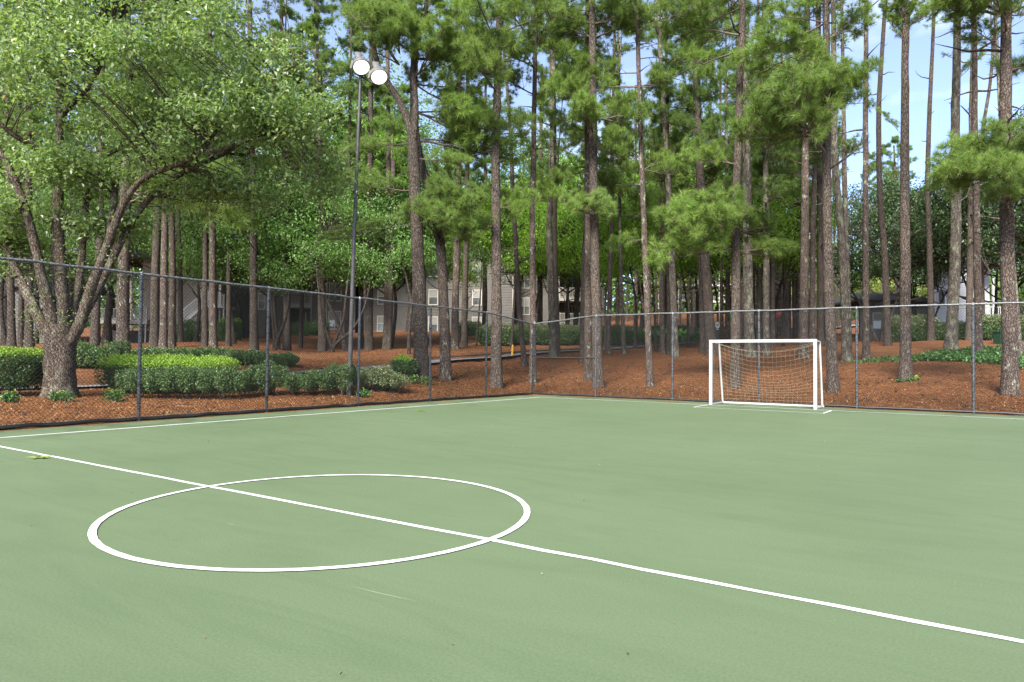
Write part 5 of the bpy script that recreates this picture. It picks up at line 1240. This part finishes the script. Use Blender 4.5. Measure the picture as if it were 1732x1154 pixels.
# ------------------------------------------------------------------ goal
GX0, GX1 = 7.256, 10.211; GYb, GYt = -.21, -.62; GH = 1.985
root = thing('soccer_goal', 'White metal soccer goal with a sagging tan net in front of the fence', 'goal', ((GX0+GX1)/2, YG, 0)); o0 = np.array([(GX0+GX1)/2, YG, 0])
def gbar(name, p, q, w, h=None, mat=m_white, parent=root):
    g = Geo(); g.bar(np.array(p)-o0, np.array(q)-o0, w, h); o = g.build(name, mat, parent)
    md = o.modifiers.new('edge', 'BEVEL'); md.width = .008; md.segments = 2; return o
pl = gbar('goal_post', (GX0, YG, .005), (GX0, YG, GH-.005), .088); pr = gbar('goal_post', (GX1, YG, .005), (GX1, YG, GH-.005), .088)
cb = gbar('crossbar', (GX0-.046, YG, GH-.04), (GX1+.046, YG, GH-.04), .092, .086)
for x in (GX0+.01, GX1-.01):
    gbar('back_post', (x, GYt, GH-.06), (x, GYb, .07), .05)
    gbar('top_side_bar', (x, YG+.047, GH-.045), (x, GYt+.02, GH-.045), .045)
    gbar('ground_bar', (x, YG+.047, .035), (x, GYb-.03, .035), .05)
gbar('back_ground_bar', (GX0-.015, GYb, .035), (GX1+.035, GYb, .035), .052)
def stick(name, parent, x, z, w, h):
    g = Geo(); y = YG-.0462
    for lo, hi in (((x-w/2, z-h/2), (x+w/2, z-h/2+.006)), ((x-w/2, z+h/2-.006), (x+w/2, z+h/2)), ((x-w*.3, z-.008), (x-w*.05, z+.008)), ((x+w*.08, z-.01), (x+w*.33, z+.004)), ((x-w/2, z-h*.3), (x-w/2+.006, z+h*.3))):
        g.box((lo[0]-o0[0], y-.002-o0[1], lo[1]), (hi[0]-o0[0], y-o0[1], hi[1]))
    return g.build(name, m_mark, parent, kind='stuff')
stick('sticker', cb, GX0+.13, GH-.03, .16, .04); stick('sticker', cb, GX1-.18, GH-.035, .15, .05)
stick('sticker', pl, GX0, GH-.27, .05, .15); stick('sticker', pr, GX1, GH-.24, .05, .16)
# net: back sheet, roof and sides as crossing cords
def cords(g, fn, nu, nv, r=.0033):
    uu = np.linspace(0, 1, nu); vv = np.linspace(0, 1, nv); f = 3
    for u in uu: g.tube(np.array([fn(u, v) for v in np.linspace(0, 1, nv*2)]), r, 3, 0, cap=False)
    for v in vv: g.tube(np.array([fn(u, v) for u in np.linspace(0, 1, nu*2)]), r, 3, 0, cap=False)
W_ = GX1-GX0-.1
def back(u, v):
    s = 4*u*(1-u); x = GX0+.05+W_*u; z0 = 1.90-.26*s**.8; z = z0*(1-v)+.05*v - .26*s*math.sin(math.pi*min(1, v*1.1))*(1-v)**.5
    y = GYt+(GYb-GYt)*v + .10*s*math.sin(math.pi*v)
    x += .05*math.sin(7*v+5*u)*s*.4
    return np.array([x, y, max(z, .03)])-o0
def roofn(u, v):
    s = 4*u*(1-u); a_ = np.array([GX0+.05+W_*u, YG+.05, GH-.09-.03*s]); b_ = back(u, 0)+o0
    p = a_*(1-v)+b_*v; p[2] -= .10*s*math.sin(math.pi*v); return p-o0
def siden(x, sg):
    def f(u, v):
        top = np.array([x, YG+.05+(GYt-YG-.05)*u, 1.90]); bot = np.array([x, YG+.05+(GYb-YG-.05)*u, .06]); p = top*(1-v)+bot*v
        p[0] += -sg*.05*math.sin(math.pi*u)*math.sin(math.pi*v); return p-o0
    return f
g = Geo(); cords(g, back, 23, 16); cords(g, roofn, 23, 5); cords(g, siden(GX0+.03, 1), 8, 16); cords(g, siden(GX1-.03, -1), 8, 16)
g.build('net', m_net, root, kind='stuff')

# ------------------------------------------------------------------ floodlight
bL = gp(590, 679, 20.9); topL = at(611, 100, 20.9)
root = thing('lamp_post', 'Tall dark floodlight pole with two lit lamp heads behind the left fence', 'floodlight', bL); t_ = topL-bL
g = Geo(); g.tube(np.array([[0, 0, -.2], [0, 0, .02], t_*.5+[-.03, 0, 0], t_]), [.075, .072, .058, .046], 14); g.build('pole', m_pole, root)
g = Geo(); g.bar((-.14, -.14, .02), (-.14, -.14, .36), .05); g.bar((.16, -.10, .02), (.16, -.10, .34), .05); g.build('conduit', m_pole, root, kind='stuff')
g = Geo(); g.box((-.19, -.2, .33), (-.09, -.08, .42)); g.box((.11, -.16, .32), (.21, -.05, .43)); g.bar((-.1, -.13, .38), (.12, -.1, .38), .05); g.build('junction_box', m_grey_metal, root, kind='stuff')
pa = at(601, 124, 21.0)-bL; pb = at(640, 146, 20.95)-bL
g = Geo(); g.tube(np.array([pa, pb]), .032, 8); g.build('cross_arm', m_pole, root)
g = Geo(); g.tube(np.array([t_-[0, 0, .25], (pa+pb)/2]), .03, 8); g.build('arm_bracket', m_pole, root)
def head(uv, axis_uv):
    c = at(uv[0], uv[1], 20.6)-bL
    ax = -_fw*.56 + _rt*.28 - _up*.78; ax /= np.linalg.norm(ax)
    x = np.cross(ax, [0, 0, 1]); x /= np.linalg.norm(x); y = np.cross(ax, x)
    hd = Geo(); prof = [(0, .242), (-.015, .275), (-.06, .275), (-.08, .26), (-.20, .245), (-.31, .18), (-.36, .12), (-.40, .115)]
    n = 28; th = np.arange(n)*2*math.pi/n; V = np.concatenate([c+ax*a_+(np.cos(th)[:, None]*x+np.sin(th)[:, None]*y)*r for a_, r in prof])
    i, j = np.meshgrid(np.arange(len(prof)-1), np.arange(n), indexing='ij'); j2 = (j+1) % n
    hd.add(V, np.stack([i*n+j, i*n+j2, (i+1)*n+j2, (i+1)*n+j], -1).reshape(-1, 4), 0, True)
    o = hd.build('lamp_head', m_grey_metal, root)
    l = Geo(); V = np.concatenate([c+ax*a_+(np.cos(th)[:, None]*x+np.sin(th)[:, None]*y)*r for a_, r in ((-.008, .238), (.012, .18), (.02, .08))])
    i, j = np.meshgrid(np.arange(2), np.arange(n), indexing='ij'); j2 = (j+1) % n
    l.add(V, np.stack([i*n+j, (i+1)*n+j, (i+1)*n+j2, i*n+j2], -1).reshape(-1, 4), 0, True); l.add(V[2*n:], [list(range(n))[::-1]], 0)
    l.build('lamp_lens', m_lamp, o)
    bx_ = Geo(); q = c-ax*.40; bx_.tube(np.array([q, q-ax*.12, q-ax*.30, q-ax*.36]), [.12, .14, .14, .08], 4); bx_.build('ballast_box', m_grey_metal, o)
    yk = Geo()
    for s in (1, -1): yk.bar(c-ax*.30+x*s*.235, c-ax*.16+x*s*.30-y*0-np.array([0, 0, .18]), .05, .02)
    yk.build('yoke', m_pole, o, kind='stuff')
head((611.5, 114.5), None); head((641.5, 131.0), None)

# ------------------------------------------------------------------ small things along the path
b = gp(866, 607, 38.5); g = Geo(); g.box((-.05, -.02, -.1), (.05, .02, .66)); g.add([(-.05, -.021, .66), (.05, -.021, .66), (0, 0, .70), (-.05, .021, .66), (.05, .021, .66)], [(0, 1, 2), (1, 4, 2), (4, 3, 2), (3, 0, 2)])
put('marker_stake', g.mesh('marker_stake', m_yellow), None, b, (0, .05, .3), label='Yellow marker stake beside the path near the fence corner', cat='stake')
b = gp(1699, 592, 38); g = Geo(); g.box((-.42, -.3, -.1), (.42, .3, .62)); g2 = Geo(); g2.box((-.45, -.33, .622), (.45, .33, .68))
root = thing('utility_box', 'Green metal utility box behind the thickest right hand pine', 'box', b, -YAW); g.build('cabinet', m_green_box, root); g2.build('lid', m_green_box, root)
for s in (-.2, .2):
    g = Geo(); g.box((s-.19, -.318, .02), (s+.19, -.301, .58)); g.build('door', m_green_box, root)

# text helper: a flat text converted to a mesh
def text(name, body, size, mat, parent, loc, rot):
    c = bpy.data.curves.new(name, 'FONT'); c.body = body; c.size = size; c.align_x = 'CENTER'; c.align_y = 'CENTER'; c.extrude = .002
    tmp = bpy.data.objects.new(name, c); col.objects.link(tmp)
    me = bpy.data.meshes.new_from_object(tmp); bpy.data.objects.remove(tmp); me.materials.clear(); me.materials.append(mat)
    return put(name, me, parent, loc, rot)
# stop sign
b = at(1315, 584, 62); b[2] = z1(b[0], b[1]); root = thing('stop_sign', 'Dark red stop sign on a black post among the far pines', 'sign', b, -YAW)
ztop = at(1315, 530, 62)[2]-b[2]
g = Geo(); g.tube([(0, 0, -.2), (0, 0, ztop+.45)], .06, 8); g.build('post', m_black, root)
g = Geo(); a_ = np.arange(8)*math.pi/4+math.pi/8; V = np.concatenate([np.stack([.40*np.cos(a_), np.full(8, y), .40*np.sin(a_)+ztop], 1) for y in (-.09, -.07)])
g.add(V, [list(range(8)), list(range(8, 16))[::-1]]); g.add(V, [(k, 8+k, 8+(k+1) % 8, (k+1) % 8) for k in range(8)]); pn_ = g.build('panel', m_red, root)
text('lettering', 'STOP', .26, m_trimw, pn_, (0, -.093, ztop), (math.pi/2, 0, 0))
# pet station: black post and holder with a white oval sign
b = at(1213, 586, 47); b[2] = z1(b[0], b[1]); root = thing('pet_waste_station', 'Black post with a white oval sign left of the goal', 'sign', b, -YAW)
zc = at(1213, 550, 47)[2]-b[2]
g = Geo(); g.tube([(0, 0, -.2), (0, 0, zc+.1)], .04, 8); g.build('post', m_black, root)
g = Geo(); g.bar((-.02, -.06, zc-.95), (.0, -.06, zc-.32), .22, .16); g.build('bag_holder', m_black, root)
g = Geo(); th = np.arange(24)*2*math.pi/24; V = np.concatenate([np.stack([.15*np.cos(th), np.full(24, y), .22*np.sin(th)+zc], 1) for y in (-.07, -.05)])
g.add(V, [list(range(24)), list(range(24, 48))[::-1]]); g.add(V, [(k, 24+k, 24+(k+1) % 24, (k+1) % 24) for k in range(24)]); pn_ = g.build('oval_panel', m_trimw, root)
g = Geo(); y = -.074
for lo, hi in (((-.07, -.03), (.05, .04)), ((-.07, -.10), (-.04, -.03)), ((.02, -.10), (.05, -.03)), ((.03, .04), (.09, .11)), ((-.10, .02), (-.07, .09))): g.box((lo[0], y, zc+lo[1]), (hi[0], y+.003, zc+hi[1]))
g.build('dog_mark', m_mark, pn_, kind='stuff')
g = Geo(); g.box((-.09, -.074, zc-.34), (.07, -.06, zc-.26)); g.build('small_plate', m_trimw, root)

# fallen leaves on the court
for u, v, sz, mat, lab in [(63, 776, .13, m_leaf_yellow, 'Yellow leaf on the court left of the centre circle, left one of two'), (74, 776, .12, m_leaf_yellow, 'Yellow leaf on the court left of the centre circle, right one of two'), (709, 696, .13, m_leaf_bright, 'Green leaf lying on the court near the left sideline'), (718, 697, .10, m_leaf_bright, 'Smaller green leaf lying beside the green one near the sideline')]:
    a_ = CAM; dr = at(u, v, 1)-CAM; p = CAM + dr*(-CAM[2]/dr[2])
    g = Geo(); n = 5; th = np.linspace(0, 2*math.pi, 15, endpoint=False); rr = sz*(.55+.45*np.cos(th*5)); V = np.column_stack([rr*np.cos(th), rr*np.sin(th), .018+.012*np.cos(th*2)])
    g.add(np.vstack([V, [(0, 0, .012)]]), [(k, (k+1) % 15, 15) for k in range(15)])
    put('fallen_leaf', g.mesh('fallen_leaf', mat), None, (p[0], p[1], .004), (0, 0, rng.uniform(0, 6)), label=lab, cat='leaf')

# ------------------------------------------------------------------ far wood closing the view
g = Geo(); n = 120000
uu = rng.uniform(-350, 2080, n); dd = rng.uniform(118, 165, n)
tp = 7 + 9*(.5+.5*np.sin(uu*.013)*np.sin(uu*.031+1)) + 5*(uu < 1250)
hz_ = tp*rng.random(n)**1.25
base = CAM + dd[:, None]*(_fw + (uu[:, None]-866)/F*_rt); zb_ = zt(base[:, 0], base[:, 1])
V, Fc = leaves(np.column_stack([base[:, :2], zb_+hz_]), .85*(.6+.8*rng.random(n)), up=.6, wid=.75); g.add(V, Fc)
m_far = leafmat('far_wood_leaves', [(0, (.04, .085, .025)), (.5, (.075, .14, .035)), (1, (.14, .21, .06))], rough=.6, trans=.35)
g.build('far_woodland', m_far, kind='stuff', label='far wood closing the view behind the buildings')
